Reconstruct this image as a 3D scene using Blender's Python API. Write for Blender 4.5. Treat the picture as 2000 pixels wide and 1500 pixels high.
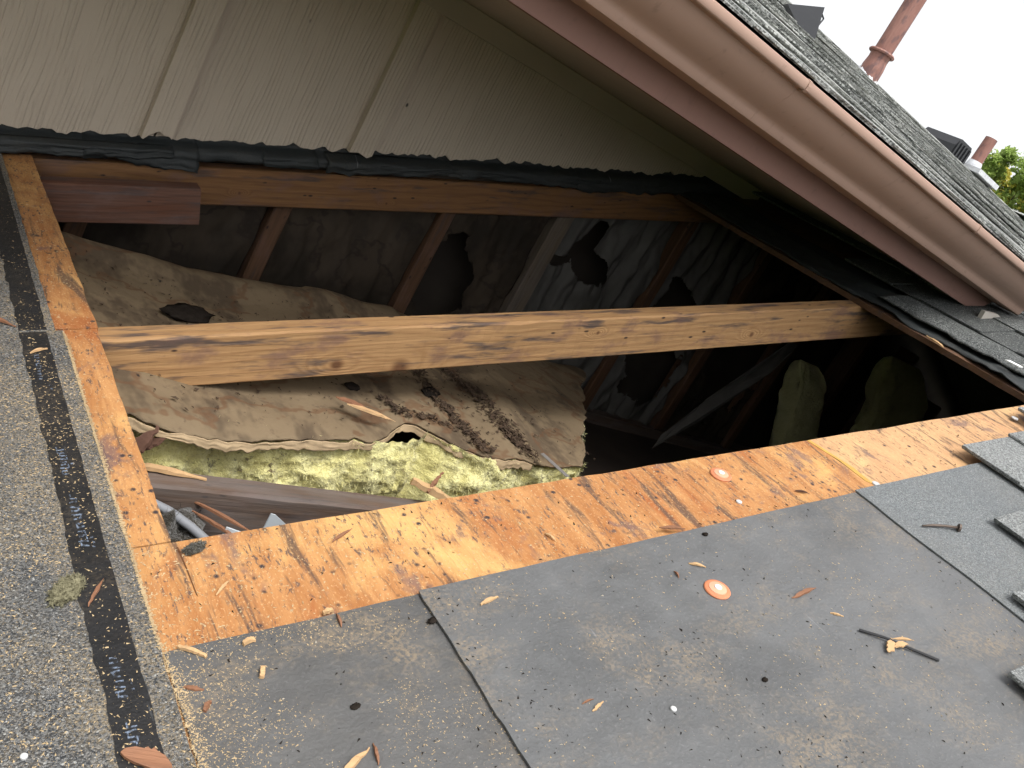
import bpy, bmesh, math, random
from mathutils import Matrix, Vector, noise as mnoise
random.seed(11)
rnd = random.uniform
for o in list(bpy.data.objects): bpy.data.objects.remove(o)
sc = bpy.context.scene
COL = sc.collection

# ------------------------------------------------------------------ camera
TH = math.atan(4 / 12)                       # pitch of both roofs
cam = bpy.data.cameras.new('camera'); cam.sensor_width = 36; cam.lens = 36 * 1734.06 / 2000
cam.clip_start = 0.01; cam.clip_end = 600
camo = bpy.data.objects.new('camera', cam); COL.objects.link(camo); sc.camera = camo
_R = ((0.7234192, -0.4973078, 0.4789046), (0.2006704, -0.5122514, -0.8350628), (0.6606028, 0.7002025, -0.2707775))
camo.matrix_world = Matrix(((_R[0][0], -_R[1][0], -_R[2][0], -0.1897367),
                            (_R[0][1], -_R[1][1], -_R[2][1], 0.0),
                            (_R[0][2], -_R[1][2], -_R[2][2], 0.56921), (0, 0, 0, 1)))
# ------------------------------------------------------------------ sky and sun (bright overcast)
SUN_EL, SUN_AZ = 66, 192                     # azimuth from +Y towards +X, degrees
w = bpy.data.worlds.new('World'); sc.world = w; w.use_nodes = True
nt = w.node_tree; nt.nodes.clear()
sky = nt.nodes.new('ShaderNodeTexSky'); sky.sky_type = 'NISHITA'; sky.sun_disc = False
sky.sun_elevation = math.radians(SUN_EL); sky.sun_rotation = math.radians(SUN_AZ)
sky.air_density = 1.0; sky.dust_density = 4.0; sky.ozone_density = 1.0
hs = nt.nodes.new('ShaderNodeHueSaturation'); hs.inputs['Saturation'].default_value = 0.10
bg = nt.nodes.new('ShaderNodeBackground'); bg.inputs['Strength'].default_value = 0.15
wo = nt.nodes.new('ShaderNodeOutputWorld')
nt.links.new(sky.outputs[0], hs.inputs['Color']); nt.links.new(hs.outputs[0], bg.inputs[0]); nt.links.new(bg.outputs[0], wo.inputs[0])
sl = bpy.data.lights.new('sun', 'SUN'); sl.energy = 1.1; sl.angle = math.radians(24); sl.color = (1, .96, .9)
so = bpy.data.objects.new('sun', sl); COL.objects.link(so)
_e, _a = math.radians(SUN_EL), math.radians(SUN_AZ)
sdir = Vector((math.sin(_a) * math.cos(_e), math.cos(_a) * math.cos(_e), math.sin(_e)))
so.rotation_euler = sdir.to_track_quat('Z', 'Y').to_euler(); so.location = sdir * 20
sc.view_settings.view_transform = 'Standard'; sc.view_settings.look = 'None'
sc.view_settings.gamma = 1; sc.view_settings.exposure = 1.0
sc.cycles.max_bounces = 5; sc.cycles.diffuse_bounces = 4; sc.cycles.glossy_bounces = 2; sc.cycles.transmission_bounces = 1; sc.cycles.use_adaptive_sampling = True; sc.cycles.adaptive_threshold = .025
sc.cycles.caustics_reflective = False; sc.cycles.caustics_refractive = False
sc.cycles.use_denoising = True

# ------------------------------------------------------------------ frames
cT, sT = math.cos(TH), math.sin(TH)
UZ = .800                                    # height of the upper roof's deck at its eave
ROOF = Matrix(((cT, 0, -sT, 0), (0, 1, 0, 0), (sT, 0, cT, 0), (0, 0, 0, 1)))          # local (s upslope, y, n)
UROOF = Matrix(((1, 0, 0, 0), (0, cT, -sT, .98), (0, sT, cT, UZ), (0, 0, 0, 1)))    # local (x, v upslope, n)
XR = 2.6; SR = XR / cT                       # ridge of the lower roof
def T(x, y, z): return Matrix.Translation((x, y, z))
def RZ(a): return Matrix.Rotation(a, 4, 'Z')
def RX(a): return Matrix.Rotation(a, 4, 'X')
def RY(a): return Matrix.Rotation(a, 4, 'Y')
def fbm(x, y, z=0., oct=4): return mnoise.fractal(Vector((x, y, z)), 1.0, 2.0, oct)

# ------------------------------------------------------------------ objects
def empty(name, M=Matrix()):
    o = bpy.data.objects.new(name, None); COL.objects.link(o); o.matrix_world = M; o.empty_display_size = .1; return o
def tag(o, label=None, cat=None, group=None, kind=None):
    if label: o['label'] = label
    if cat: o['category'] = cat
    if group: o['group'] = group
    if kind: o['kind'] = kind
    return o
class MB:
    def __init__(s): s.v = []; s.f = []; s.m = []
    def add(s, vs, fs, mi=0):
        b = len(s.v); s.v += [tuple(p) for p in vs]; s.f += [tuple(i + b for i in f) for f in fs]; s.m += [mi] * len(fs); return s
    def box(s, x0, x1, y0, y1, z0, z1, mi=0):
        return s.add([(x0,y0,z0),(x1,y0,z0),(x1,y1,z0),(x0,y1,z0),(x0,y0,z1),(x1,y0,z1),(x1,y1,z1),(x0,y1,z1)],
                     [(3,2,1,0),(4,5,6,7),(0,1,5,4),(1,2,6,5),(2,3,7,6),(3,0,4,7)], mi)
    def prism(s, poly, n0, n1, f=lambda a, b, n: (a, b, n), mi=0):
        k = len(poly)
        return s.add([f(a, b, n0) for a, b in poly] + [f(a, b, n1) for a, b in poly],
                     [tuple(range(k - 1, -1, -1)), tuple(range(k, 2 * k))] + [(i, (i + 1) % k, (i + 1) % k + k, i + k) for i in range(k)], mi)
    def sweep(s, prof, path, closed=True, caps=True, mi=0):
        """prof: list of (a,b); path: list of (origin, A, B)"""
        k = len(prof); vs = []; fs = []
        for o, A, B in path: vs += [Vector(o) + Vector(A) * a + Vector(B) * b for a, b in prof]
        for j in range(len(path) - 1):
            for i in range(k if closed else k - 1):
                i2 = (i + 1) % k; fs.append((j*k+i, j*k+i2, (j+1)*k+i2, (j+1)*k+i))
        if caps and closed: fs += [tuple(range(k - 1, -1, -1)), tuple(range((len(path)-1)*k, len(path)*k))]
        return s.add(vs, fs, mi)
    def tube(s, pts, r, seg=8, mi=0):
        path = []
        pts = [Vector(p) for p in pts]; up = Vector((.13, .2, .97))
        for i, p in enumerate(pts):
            t = (pts[min(i + 1, len(pts)-1)] - pts[max(i - 1, 0)]).normalized()
            A = t.cross(up).normalized(); B = A.cross(t)
            rr = r[i] if isinstance(r, (list, tuple)) else r
            path.append((p, A * rr, B * rr))
        return s.sweep([(math.cos(2*math.pi*q/seg), math.sin(2*math.pi*q/seg)) for q in range(seg)], path, mi=mi)
    def build(s, name, mat, parent=None, M=Matrix(), smooth=False):
        me = bpy.data.meshes.new(name); me.from_pydata(s.v, [], s.f)
        for m in (mat if isinstance(mat, (list, tuple)) else [mat]): me.materials.append(m)
        if any(s.m): me.polygons.foreach_set('material_index', s.m)
        if smooth: me.polygons.foreach_set('use_smooth', [True] * len(s.f))
        bm = bmesh.new(); bm.from_mesh(me); bmesh.ops.recalc_face_normals(bm, faces=bm.faces); bm.to_mesh(me); bm.free()
        me.update()
        o = bpy.data.objects.new(name, me); COL.objects.link(o)
        if parent is not None: o.parent = parent; o.matrix_local = M
        else: o.matrix_world = M
        return o
def grid(nu, nv, f, hole=None):
    m = MB(); idx = {}
    for i in range(nu + 1):
        for j in range(nv + 1):
            idx[i, j] = len(m.v); m.v.append(tuple(f(i / nu, j / nv)))
    for i in range(nu):
        for j in range(nv):
            if hole and hole((i + .5) / nu, (j + .5) / nv): continue
            m.f.append((idx[i, j], idx[i+1, j], idx[i+1, j+1], idx[i, j+1])); m.m.append(0)
    return m
def solidify(o, t, off=-1):
    md = o.modifiers.new('thickness', 'SOLIDIFY'); md.thickness = t; md.offset = off; return o
def jag(a, b, step, amp):
    """points from a to b (2-D) every step with sideways jitter, ends exact"""
    a, b = Vector(a), Vector(b); L = (b - a).length; n = max(2, int(L / step)); d = (b - a) / L; q = Vector((-d.y, d.x))
    out = [tuple(a)]
    ph = rnd(0, 50)
    for i in range(1, n):
        out.append(tuple(a + (b - a) * (i / n) + q * amp * (fbm(i * .35 + ph, ph) * 1.3 + rnd(-.16, .16))))
    return out

# ------------------------------------------------------------------ materials
class NM:
    def __init__(s, name, rough=.8, spec=.3):
        s.mat = bpy.data.materials.new(name); s.mat.use_nodes = True; s.t = s.mat.node_tree
        s.b = s.t.nodes['Principled BSDF']; s.b.inputs['Roughness'].default_value = rough; s.b.inputs['Specular IOR Level'].default_value = spec
        s.tc = s.t.nodes.new('ShaderNodeTexCoord')
    def n(s, ty): return s.t.nodes.new(ty)
    def put(s, sock, v):
        if v is None: return
        if hasattr(v, 'is_output') or hasattr(v, 'links'): s.t.links.new(v, sock)
        elif isinstance(v, (tuple, list)) and len(v) == 3 and sock.type == 'RGBA': sock.default_value = (*v, 1)
        else: sock.default_value = v
    def co(s, sc_=(1, 1, 1), loc=(0, 0, 0), src='Object', rot=(0, 0, 0), vec=None):
        m = s.n('ShaderNodeMapping'); s.put(m.inputs['Vector'], vec if vec is not None else s.tc.outputs[src])
        m.inputs['Scale'].default_value = sc_; m.inputs['Location'].default_value = loc; m.inputs['Rotation'].default_value = rot
        return m.outputs[0]
    def noise(s, vec, scale=1, detail=4, rough=.55, dist=0, col=False):
        x = s.n('ShaderNodeTexNoise'); s.put(x.inputs['Vector'], vec); x.inputs['Scale'].default_value = scale
        x.inputs['Detail'].default_value = min(detail, 4); x.inputs['Roughness'].default_value = rough; x.inputs['Distortion'].default_value = dist
        return x.outputs[1 if col else 0]
    def voro(s, vec, scale, out='Distance', feat='F1', rnd_=1):
        x = s.n('ShaderNodeTexVoronoi'); x.feature = feat; s.put(x.inputs['Vector'], vec); x.inputs['Scale'].default_value = scale
        x.inputs['Randomness'].default_value = rnd_; return x.outputs[out]
    def ma(s, op, a, b=None, c=None, clamp=False):
        x = s.n('ShaderNodeMath'); x.operation = op; x.use_clamp = clamp
        for i, v in enumerate((a, b, c)):
            if v is not None: s.put(x.inputs[i], v)
        return x.outputs[0]
    def step(s, v, lo, hi):
        x = s.n('ShaderNodeMapRange'); x.interpolation_type = 'SMOOTHSTEP'; s.put(x.inputs[0], v)
        x.inputs[1].default_value = lo; x.inputs[2].default_value = hi; return x.outputs[0]
    def mix(s, f, a, b, mode='MIX'):
        x = s.n('ShaderNodeMix'); x.data_type = 'RGBA'; x.blend_type = mode; x.clamp_factor = True
        s.put(x.inputs[0], f); s.put(x.inputs[6], a); s.put(x.inputs[7], b); return x.outputs[2]
    def sep(s, vec):
        x = s.n('ShaderNodeSeparateXYZ'); s.put(x.inputs[0], vec); return x.outputs
    def comb(s, a, b, c):
        x = s.n('ShaderNodeCombineXYZ'); s.put(x.inputs[0], a); s.put(x.inputs[1], b); s.put(x.inputs[2], c); return x.outputs[0]
    def orand(s): return s.n('ShaderNodeObjectInfo').outputs['Random']
    def bump(s, h, dist=.002, strength=1.):
        x = s.n('ShaderNodeBump'); s.put(x.inputs['Height'], h); x.inputs['Distance'].default_value = dist; x.inputs['Strength'].default_value = strength
        s.t.links.new(x.outputs[0], s.b.inputs['Normal'])
    def col(s, c): s.put(s.b.inputs['Base Color'], c); return s
    def rough(s, r): s.put(s.b.inputs['Roughness'], r); return s

def plain(name, c, rough=.7, var=.25, scale=30, spec=.3, metal=0, bump=0):
    m = NM(name, rough, spec); o = m.co()
    nz = m.noise(o, scale, 5)
    m.col(m.mix(nz, tuple(k * (1 - var) for k in c), tuple(min(1, k * (1 + var)) for k in c)))
    m.b.inputs['Metallic'].default_value = metal
    if bump: m.bump(nz, bump)
    return m.mat

def plywood_mat(name='weathered_plywood', pale=0.):
    m = NM(name, .75, .3); o = m.co()
    g = m.noise(m.co((34, 7, 30)), 1, 7, .66, 1.2)            # veneer grain runs along y
    g2 = m.noise(m.co((170, 24, 30)), 1, 5, .7, .5)
    big = m.noise(m.co((5, 4, 4), (1.3, 2, 0)), 1, 5, .6, .6)
    red = m.noise(m.co((13, 4, 4), (5, 2, 0)), 1, 6, .65, .8)
    c = m.mix(m.step(g, .28, .74), (.32, .130, .042), (.48, .245, .095))
    c = m.mix(m.ma('MULTIPLY', m.step(red, .54, .70), .65), c, (.30, .085, .024))
    c = m.mix(m.ma('MULTIPLY', m.step(big, .50, .68), .75), c, (.66, .40, .15))
    c = m.mix(m.ma('MULTIPLY', m.step(g2, .50, .72), .45), c, (.25, .105, .045))
    if pale: c = m.mix(pale, c, (.62, .42, .24))
    fl = m.noise(m.co((190, 62, 60), (3, 1, 0)), 1, 5, .75, .4)
    patch = m.noise(m.co((17, 10, 4), (9, 9, 0)), 1, 6, .75)
    dash = m.ma('MULTIPLY', m.step(fl, .54, .62), m.step(patch, .42, .56))
    c = m.mix(m.ma('MULTIPLY', dash, .9), c, (.085, .06, .055))
    st = m.noise(m.co((20, 2.2, 4), (2.6, 7, 0)), 1, 7, .8, 1.1)   # long grey run stains
    c = m.mix(m.ma('MULTIPLY', m.step(st, .54, .64), .82), c, (.085, .055, .042))
    st2 = m.noise(m.co((11, 9, 4), (12, 3, 0)), 1, 7, .75, .4)   # purple-grey bruises
    c = m.mix(m.ma('MULTIPLY', m.step(st2, .56, .66), .7), c, (.13, .085, .085))
    vd = m.voro(m.co((1, 1, 1)), 60); pick = m.noise(o, 23, 2)
    c = m.mix(m.ma('MULTIPLY', m.step(vd, .26, .10), m.step(pick, .50, .57)), c, (.04, .03, .032))
    fine = m.noise(m.co((420, 240, 200)), 1, 3, .6)
    c = m.mix(m.ma('MULTIPLY', m.step(fine, .56, .68), .5), c, (.66, .42, .21))
    m.col(c); m.bump(m.ma('ADD', g2, m.ma('MULTIPLY', fine, .6)), .0009)
    return m.mat

def lumber_mat(name, base, dark, stain=.5, knots=(), weather=0.0, ring=34, seed=0):
    """grain along local x; knots given as (x, z) on the face"""
    m = NM(name, .72, .3); o = m.co(loc=(seed, seed * .7, 0)); ob = m.tc.outputs['Object']; X, Y, Z = m.sep(ob)
    warp = m.noise(m.co((2.2, 9, 9), (seed, 0, 0)), 1, 4, .55)
    fld = m.ma('ADD', m.ma('MULTIPLY', m.ma('ADD', Z, m.ma('MULTIPLY', Y, .8)), ring * 3.2), m.ma('MULTIPLY', warp, 7.5))
    kmask = None
    for kx, kz, kr in knots:
        dx = m.ma('MULTIPLY', m.ma('SUBTRACT', X, kx), 1 / (kr * 2.3)); dz = m.ma('MULTIPLY', m.ma('SUBTRACT', Z, kz), 1 / (kr * 1.0))
        d2 = m.ma('ADD', m.ma('MULTIPLY', dx, dx), m.ma('MULTIPLY', dz, dz))
        gsn = m.ma('EXPONENT', m.ma('MULTIPLY', d2, -.9))
        fld = m.ma('ADD', fld, m.ma('MULTIPLY', gsn, 7.0))
        rr = m.ma('ADD', m.ma('MULTIPLY', m.ma('SUBTRACT', X, kx), 1 / kr), 0)
        rz = m.ma('MULTIPLY', m.ma('SUBTRACT', Z, kz), 1 / kr)
        core = m.step(m.ma('SQRT', m.ma('ADD', m.ma('MULTIPLY', rr, rr), m.ma('MULTIPLY', rz, rz))), .75, .15)
        kmask = core if kmask is None else m.ma('MAXIMUM', kmask, core)
    lines = m.ma('SINE', m.ma('MULTIPLY', fld, 3.9))
    fib = m.noise(m.co((9, 260, 260), (seed, 0, 0)), 1, 4, .6)
    big = m.noise(m.co((3.5, 14, 14), (seed, 4, 0)), 1, 4)
    c = m.mix(m.step(lines, .0, 1.0), base, tuple(.62 * a + .38 * b for a, b in zip(base, dark)))
    c = m.mix(m.ma('MULTIPLY', m.step(fib, .35, .75), .4), c, dark)
    c = m.mix(m.ma('MULTIPLY', m.step(big, .5, .72), .4), c, tuple(min(1, k * 1.35) for k in base))
    if kmask is not None: c = m.mix(m.ma('MULTIPLY', kmask, .85), c, (.09, .035, .016))
    blue = m.noise(m.co((6, 60, 42), (seed + 3, 0, 0)), 1, 5, .62)
    c = m.mix(m.ma('MULTIPLY', m.step(blue, .52, .66), stain), c, (.05, .042, .045))
    blot = m.noise(m.co((11, 20, 20), (seed + 8, 2, 0)), 1, 5, .65)
    c = m.mix(m.ma('MULTIPLY', m.step(blot, .50, .68), stain * .8), c, (.16, .09, .07))
    vd = m.voro(m.co((28, 70, 70), (seed, 0, 0)), 1); pk = m.noise(m.co((9, 15, 15), (seed, 1, 1)), 1, 2)
    c = m.mix(m.ma('MULTIPLY', m.step(vd, .2, .08), m.step(pk, .52, .58)), c, (.03, .018, .014))
    if weather: c = m.mix(m.ma('MULTIPLY', m.step(m.noise(m.co((5, 30, 30)), 1, 4), .3, .6), weather), c, (.17, .155, .15))
    m.col(c); m.bump(m.ma('ADD', m.ma('MULTIPLY', lines, .12), fib), .0012)
    return m.mat

def granule_mat(name, lo, hi, scale=520, tint=(.3, .3, .28), dust=0, rr=.92, pat=.35):
    m = NM(name, rr, .3); o = m.co()
    v = m.voro(o, scale, 'Color'); r = m.sep(v)[0]; vd = m.voro(o, scale)
    big = m.noise(m.co((9, 9, 9)), 1, 4); rnd_ = m.orand()
    c = m.mix(m.step(r, .15, .9), lo, hi)
    c = m.mix(m.ma('MULTIPLY', m.step(big, .4, .7), pat), c, tint)
    c = m.mix(m.ma('MULTIPLY', rnd_, .45), c, tuple(k * .55 for k in lo))
    sp = m.step(m.sep(m.voro(o, scale * .9, 'Color'))[1], .965, .975)
    c = m.mix(m.ma('MULTIPLY', sp, .7), c, (.42, .42, .4))
    if dust:
        dn = m.noise(m.co((9, 5, 9), (4, 4, 0)), 1, 5, .7)
        df = m.noise(m.co((480, 300, 300)), 1, 3)
        c = m.mix(m.ma('MULTIPLY', m.ma('MULTIPLY', m.step(dn, .30, .72), m.step(df, .40, .58)), dust), c, (.36, .285, .18))
    m.col(c); m.bump(m.ma('ADD', m.ma('MULTIPLY', vd, -1.), m.ma('MULTIPLY', r, .5)), .0016)
    return m.mat

def felt_mat(name, base, dust=.6, seed=0):
    m = NM(name, .55, .42); o = m.co(loc=(seed, seed, 0))
    big = m.noise(m.co((4, 4, 4), (seed, 0, 0)), 1, 5, .6); fine = m.noise(m.co((260, 260, 260)), 1, 4, .65); med = m.noise(m.co((30, 22, 20), (seed, 3, 0)), 1, 5, .65)
    c = m.mix(m.step(big, .2, .8), tuple(k * .78 for k in base), tuple(k * 1.22 for k in base))
    c = m.mix(m.ma('MULTIPLY', m.step(med, .45, .75), .3), c, tuple(k * 1.5 for k in base))
    c = m.mix(m.ma('MULTIPLY', m.step(fine, .55, .75), .45), c, tuple(k * 1.9 for k in base))
    dn = m.noise(m.co((7, 9, 6), (seed + 2, 8, 0)), 1, 6, .75)
    c = m.mix(m.ma('MULTIPLY', m.ma('MULTIPLY', m.step(dn, .45, .78), m.step(fine, .40, .6)), dust), c, (.27, .205, .13))
    sc_ = m.noise(m.co((90, 8, 8), (0, seed, 0), rot=(0, 0, .7)), 1, 3, .6)
    c = m.mix(m.ma('MULTIPLY', m.step(sc_, .70, .78), .35), c, (.42, .43, .45))
    m.col(c); m.rough(m.ma('ADD', .44, m.ma('MULTIPLY', med, .3)))
    m.bump(m.ma('ADD', m.ma('ADD', fine, m.ma('MULTIPLY', med, 1.4)), m.ma('MULTIPLY', m.noise(m.co((6, 9, 6), (seed, 2, 2)), 1, 3), 9)), .0009)
    return m.mat

def siding_mat():
    m = NM('painted_siding', .6, .35); o = m.co()
    warp = m.noise(m.co((5, 5, 2.2)), 1, 3, .5)
    X, Y, Z = m.sep(m.tc.outputs['Object'])
    fld = m.ma('ADD', m.ma('MULTIPLY', X, 230), m.ma('MULTIPLY', warp, 10))
    l = m.ma('SINE', m.ma('MULTIPLY', fld, 3.1)); brk = m.noise(m.co((60, 60, 7)), 1, 4, .6)
    ridge = m.ma('MULTIPLY', m.step(l, -.2, .9), m.step(brk, .35, .6))
    big = m.noise(m.co((5, 5, 5)), 1, 4); fine = m.noise(m.co((200, 200, 120)), 1, 3)
    c = m.mix(big, (.47, .395, .315), (.55, .47, .38))
    c = m.mix(m.ma('MULTIPLY', m.step(fine, .6, .8), .25), c, (.26, .22, .165))
    sp = m.voro(m.co((26, 26, 16)), 1); pk = m.noise(m.co((9, 9, 9), (3, 0, 5)), 1, 2)
    c = m.mix(m.ma('MULTIPLY', m.step(sp, .11, .04), m.step(pk, .55, .6)), c, (.05, .04, .03))
    m.col(c); m.bump(m.ma('ADD', m.ma('MULTIPLY', ridge, 1.), m.ma('MULTIPLY', fine, .3)), .0016, .8)
    return m.mat

def kraft_mat():
    m = NM('kraft_paper', .85, .2); o = m.co()
    big = m.noise(m.co((6, 7, 6)), 1, 5, .62); fine = m.noise(m.co((60, 60, 60)), 1, 5, .65)
    c = m.mix(big, (.135, .098, .060), (.215, .160, .098))
    d = m.noise(m.co((9, 5, 9), (3, 2, 0)), 1, 7, .72)
    c = m.mix(m.ma('MULTIPLY', m.step(d, .46, .62), .8), c, (.070, .050, .033))
    e = m.ma('ABSOLUTE', m.ma('SUBTRACT', m.noise(m.co((5, 6, 5), (7, 7, 0)), 1, 5, .55), .5))
    c = m.mix(m.ma('MULTIPLY', m.step(e, .022, .004), .6), c, (.12, .06, .03))
    c = m.mix(m.ma('MULTIPLY', m.step(fine, .58, .72), .5), c, (.09, .06, .04))
    k = m.noise(m.co((16, 16, 16), (1, 5, 0)), 1, 6, .75)
    c = m.mix(m.step(k, .66, .72), c, (.022, .018, .016))
    m.col(c); m.bump(m.ma('ADD', m.noise(m.co((26, 26, 26)), 1, 4, .6), m.ma('MULTIPLY', fine, .5)), .004, .6)
    return m.mat

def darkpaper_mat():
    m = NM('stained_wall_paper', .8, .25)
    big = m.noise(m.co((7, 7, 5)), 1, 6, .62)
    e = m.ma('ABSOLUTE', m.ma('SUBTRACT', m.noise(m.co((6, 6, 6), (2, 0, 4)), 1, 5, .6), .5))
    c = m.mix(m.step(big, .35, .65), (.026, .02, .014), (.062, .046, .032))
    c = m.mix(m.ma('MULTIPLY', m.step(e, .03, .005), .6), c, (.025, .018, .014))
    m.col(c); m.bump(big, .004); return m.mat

def wool_mat(name, a, b, dirt=.9):
    m = NM(name, 1., .05); o = m.co()
    big = m.noise(m.co((22, 22, 22)), 1, 5, .65); fine = m.noise(m.co((200, 200, 260)), 1, 5, .7)
    c = m.mix(m.step(big, .3, .7), a, b); c = m.mix(m.ma('MULTIPLY', fine, .5), c, tuple(min(1, k * 1.3) for k in b))
    d = m.noise(m.co((46, 46, 60), (2, 2, 2)), 1, 6, .75); dp = m.noise(m.co((9, 9, 9), (5, 1, 2)), 1, 4)
    c = m.mix(m.ma('MULTIPLY', m.ma('MULTIPLY', m.step(d, .56, .64), m.step(dp, .44, .66)), dirt), c, (.10, .065, .03))
    m.col(c); m.bump(m.ma('ADD', fine, m.ma('MULTIPLY', d, 1.3)), .004)
    m.b.inputs['Sheen Weight'].default_value = .3
    return m.mat

def metal_paint(name, c, rough=.42, dirt=(.08, .05, .04)):
    m = NM(name, rough, .45); big = m.noise(m.co((2.5, 6, 6)), 1, 5, .6); fine = m.noise(m.co((60, 60, 60)), 1, 5)
    cc = m.mix(big, tuple(k * .9 for k in c), tuple(k * 1.1 for k in c))
    cc = m.mix(m.ma('MULTIPLY', m.step(fine, .60, .78), .3), cc, dirt)
    strk = m.noise(m.co((70, 5, 5), (2, 0, 0)), 1, 4, .7); pt = m.noise(m.co((3, 3, 3), (5, 0, 0)), 1, 3)
    cc = m.mix(m.ma('MULTIPLY', m.ma('MULTIPLY', m.step(strk, .55, .72), m.step(pt, .42, .62)), .22), cc, dirt)
    m.bump(m.noise(m.co((9, 9, 9), (1, 1, 1)), 1, 3), .004, .25)
    m.col(cc); m.rough(m.ma('ADD', rough - .05, m.ma('MULTIPLY', big, .15))); return m.mat

def rust_pipe_mat():
    m = NM('rusty_painted_pipe', .6, .35); a = m.noise(m.co((14, 14, 6)), 1, 6, .65); b = m.noise(m.co((30, 30, 14), (3, 0, 0)), 1, 5)
    c = m.mix(m.step(a, .35, .7), (.24, .115, .092), (.30, .155, .125)); c = m.mix(m.ma('MULTIPLY', m.step(b, .50, .62), .75), c, (.13, .075, .075)); m.col(c); m.bump(b, .002); return m.mat

M_PLY = plywood_mat(); M_PLY2 = plywood_mat('pale_weathered_plywood', .45)
M_BEAM = lumber_mat('weathered_rafter_wood', (.36, .21, .095), (.25, .13, .055), .85, [(.497, -.062, .021), (.607, -.076, .03), (1.42, -.055, .012), (1.0, -.03, .008)], seed=1)
M_RAFT = lumber_mat('old_rafter_wood', (.21, .105, .042), (.11, .05, .022), .7, [(.56, -.05, .007), (.9, -.06, .006)], seed=4)
M_BLOCK = lumber_mat('grey_stained_block_wood', (.14, .058, .032), (.07, .03, .018), .6, [], .15, seed=7)
M_STUD = lumber_mat('stud_wood', (.125, .066, .036), (.065, .034, .019), .5, [], 0, seed=9)
M_GREYSTUD = lumber_mat('grey_stud_wood', (.16, .125, .088), (.085, .062, .042), .4, [], .3, seed=12)
M_JOIST = lumber_mat('dark_joist_wood', (.115, .07, .045), (.065, .036, .022), .6, [], .5, seed=15)
M_CHIP = plain('fresh_split_wood', (.50, .32, .165), .75, .35, 60, bump=.001)
M_REDCHIP = plain('red_brown_split_wood', (.22, .105, .058), .75, .35, 60, bump=.001)
M_DARKCHIP = plain('dark_bark_wood', (.09, .045, .03), .8, .4, 60, bump=.001)
M_DUST = plain('pale_sawdust', (.44, .33, .19), .9, .35, 20)
M_CRUMB = plain('black_crumbs', (.022, .018, .015), 1., .5, 90, 0., bump=.003)
M_GRIT = plain('grey_grit', (.30, .27, .22), .9, .5, 40)
M_LSH = granule_mat('grey_granule_shingle', (.045, .049, .054), (.25, .25, .245), 720, (.15, .148, .142), .75)
M_RSH = granule_mat('light_grey_granule_shingle', (.16, .168, .168), (.44, .455, .45), 520, (.34, .35, .345), .0, .88)
M_SHADESH = granule_mat('eave_shaded_shingle', (.045, .05, .05), (.20, .21, .205), 520, (.13, .135, .13), .0, .9)  # eave shade put into the colour of the shingles beside the hole
M_USH = granule_mat('weathered_roof_shingle', (.11, .115, .11), (.52, .53, .505), 240, (.44, .44, .41), 0, .92, .6)
M_FELT1 = felt_mat('black_roofing_felt', (.082, .081, .080), .85, 1)
M_FELT2 = felt_mat('grey_roofing_felt', (.104, .106, .108), .65, 5)
M_HEAD = granule_mat('fine_grey_headlap', (.155, .17, .178), (.29, .308, .315), 800, (.19, .20, .21), .12, .8)
M_TAR = felt_mat('tar_sealant', (.011, .011, .012), .2, 9)
def print_mat():
    m = NM('worn_blue_print', .6, .3); n_ = m.noise(m.co((260, 260, 260)), 1, 4, .7)
    m.col(m.mix(m.step(n_, .42, .62), (.02, .02, .022), (.17, .21, .28))); return m.mat
M_PRINT = print_mat()
M_FLASH = felt_mat('torn_wall_felt', (.022, .026, .027), .1, 12)
M_SIDE = siding_mat()
M_TRIM = plain('beige_trim_paint', (.43, .37, .30), .55, .1, 8)
M_SOFFIT = plain('soffit_paint', (.50, .43, .36), .6, .12, 6)
M_FASCIA = metal_paint('brown_fascia_paint', (.225, .125, .10), .7)
M_GUT = metal_paint('brown_gutter_paint', (.37, .245, .19), .7)
M_BLACKMETAL = metal_paint('black_vent_metal', (.022, .023, .026), .45, (.06, .06, .06))
M_PIPE = rust_pipe_mat()
M_LEAD = plain('pale_flashing_metal', (.55, .56, .58), .5, .3, 40)
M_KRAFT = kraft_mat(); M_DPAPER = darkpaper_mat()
M_GPAPER = plain('grey_torn_paper', (.10, .095, .086), .7, .5, 14, bump=.0015)
M_WOOL = wool_mat('yellow_glass_wool', (.56, .50, .17), (.74, .70, .36))
M_GWOOL = wool_mat('green_yellow_wool', (.62, .60, .25), (.76, .73, .38), .3)
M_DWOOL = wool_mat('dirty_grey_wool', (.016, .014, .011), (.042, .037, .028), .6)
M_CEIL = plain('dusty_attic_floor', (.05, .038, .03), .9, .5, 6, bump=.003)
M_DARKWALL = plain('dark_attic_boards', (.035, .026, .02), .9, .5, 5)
M_STUCCO = plain('beige_house_wall', (.40, .35, .27), .8, .1, 9)
M_CABLE = plain('grey_cable_sheath', (.24, .25, .27), .45, .15, 10)
M_GALV = metal_paint('galvanised_bracket_metal', (.55, .60, .64), .42, (.3, .3, .3)); 
M_STEEL = plain('nail_steel', (.42, .40, .38), .35, .2, 40, metal=.8)
M_RUSTNAIL = plain('rusty_nail', (.11, .085, .07), .55, .4, 60, metal=.4)
M_CAP = plain('orange_cap_plastic', (.55, .20, .10), .4, .15, 20)
M_WHITE = plain('white_paint_chip', (.72, .72, .70), .5, .05, 20)
M_NAILW = plain('bright_nail_steel', (.50, .50, .50), .45, .15, 60)
M_BLKPL = plain('black_plastic', (.018, .018, .02), .4, .2, 20)
M_CLEAR = plain('clear_strap', (.20, .19, .18), .2, .2, 30)
M_BARK = plain('bark', (.09, .07, .05), .9, .4, 14, bump=.01)
M_GRASS = plain('lawn', (.07, .10, .035), .95, .4, 3)
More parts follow.
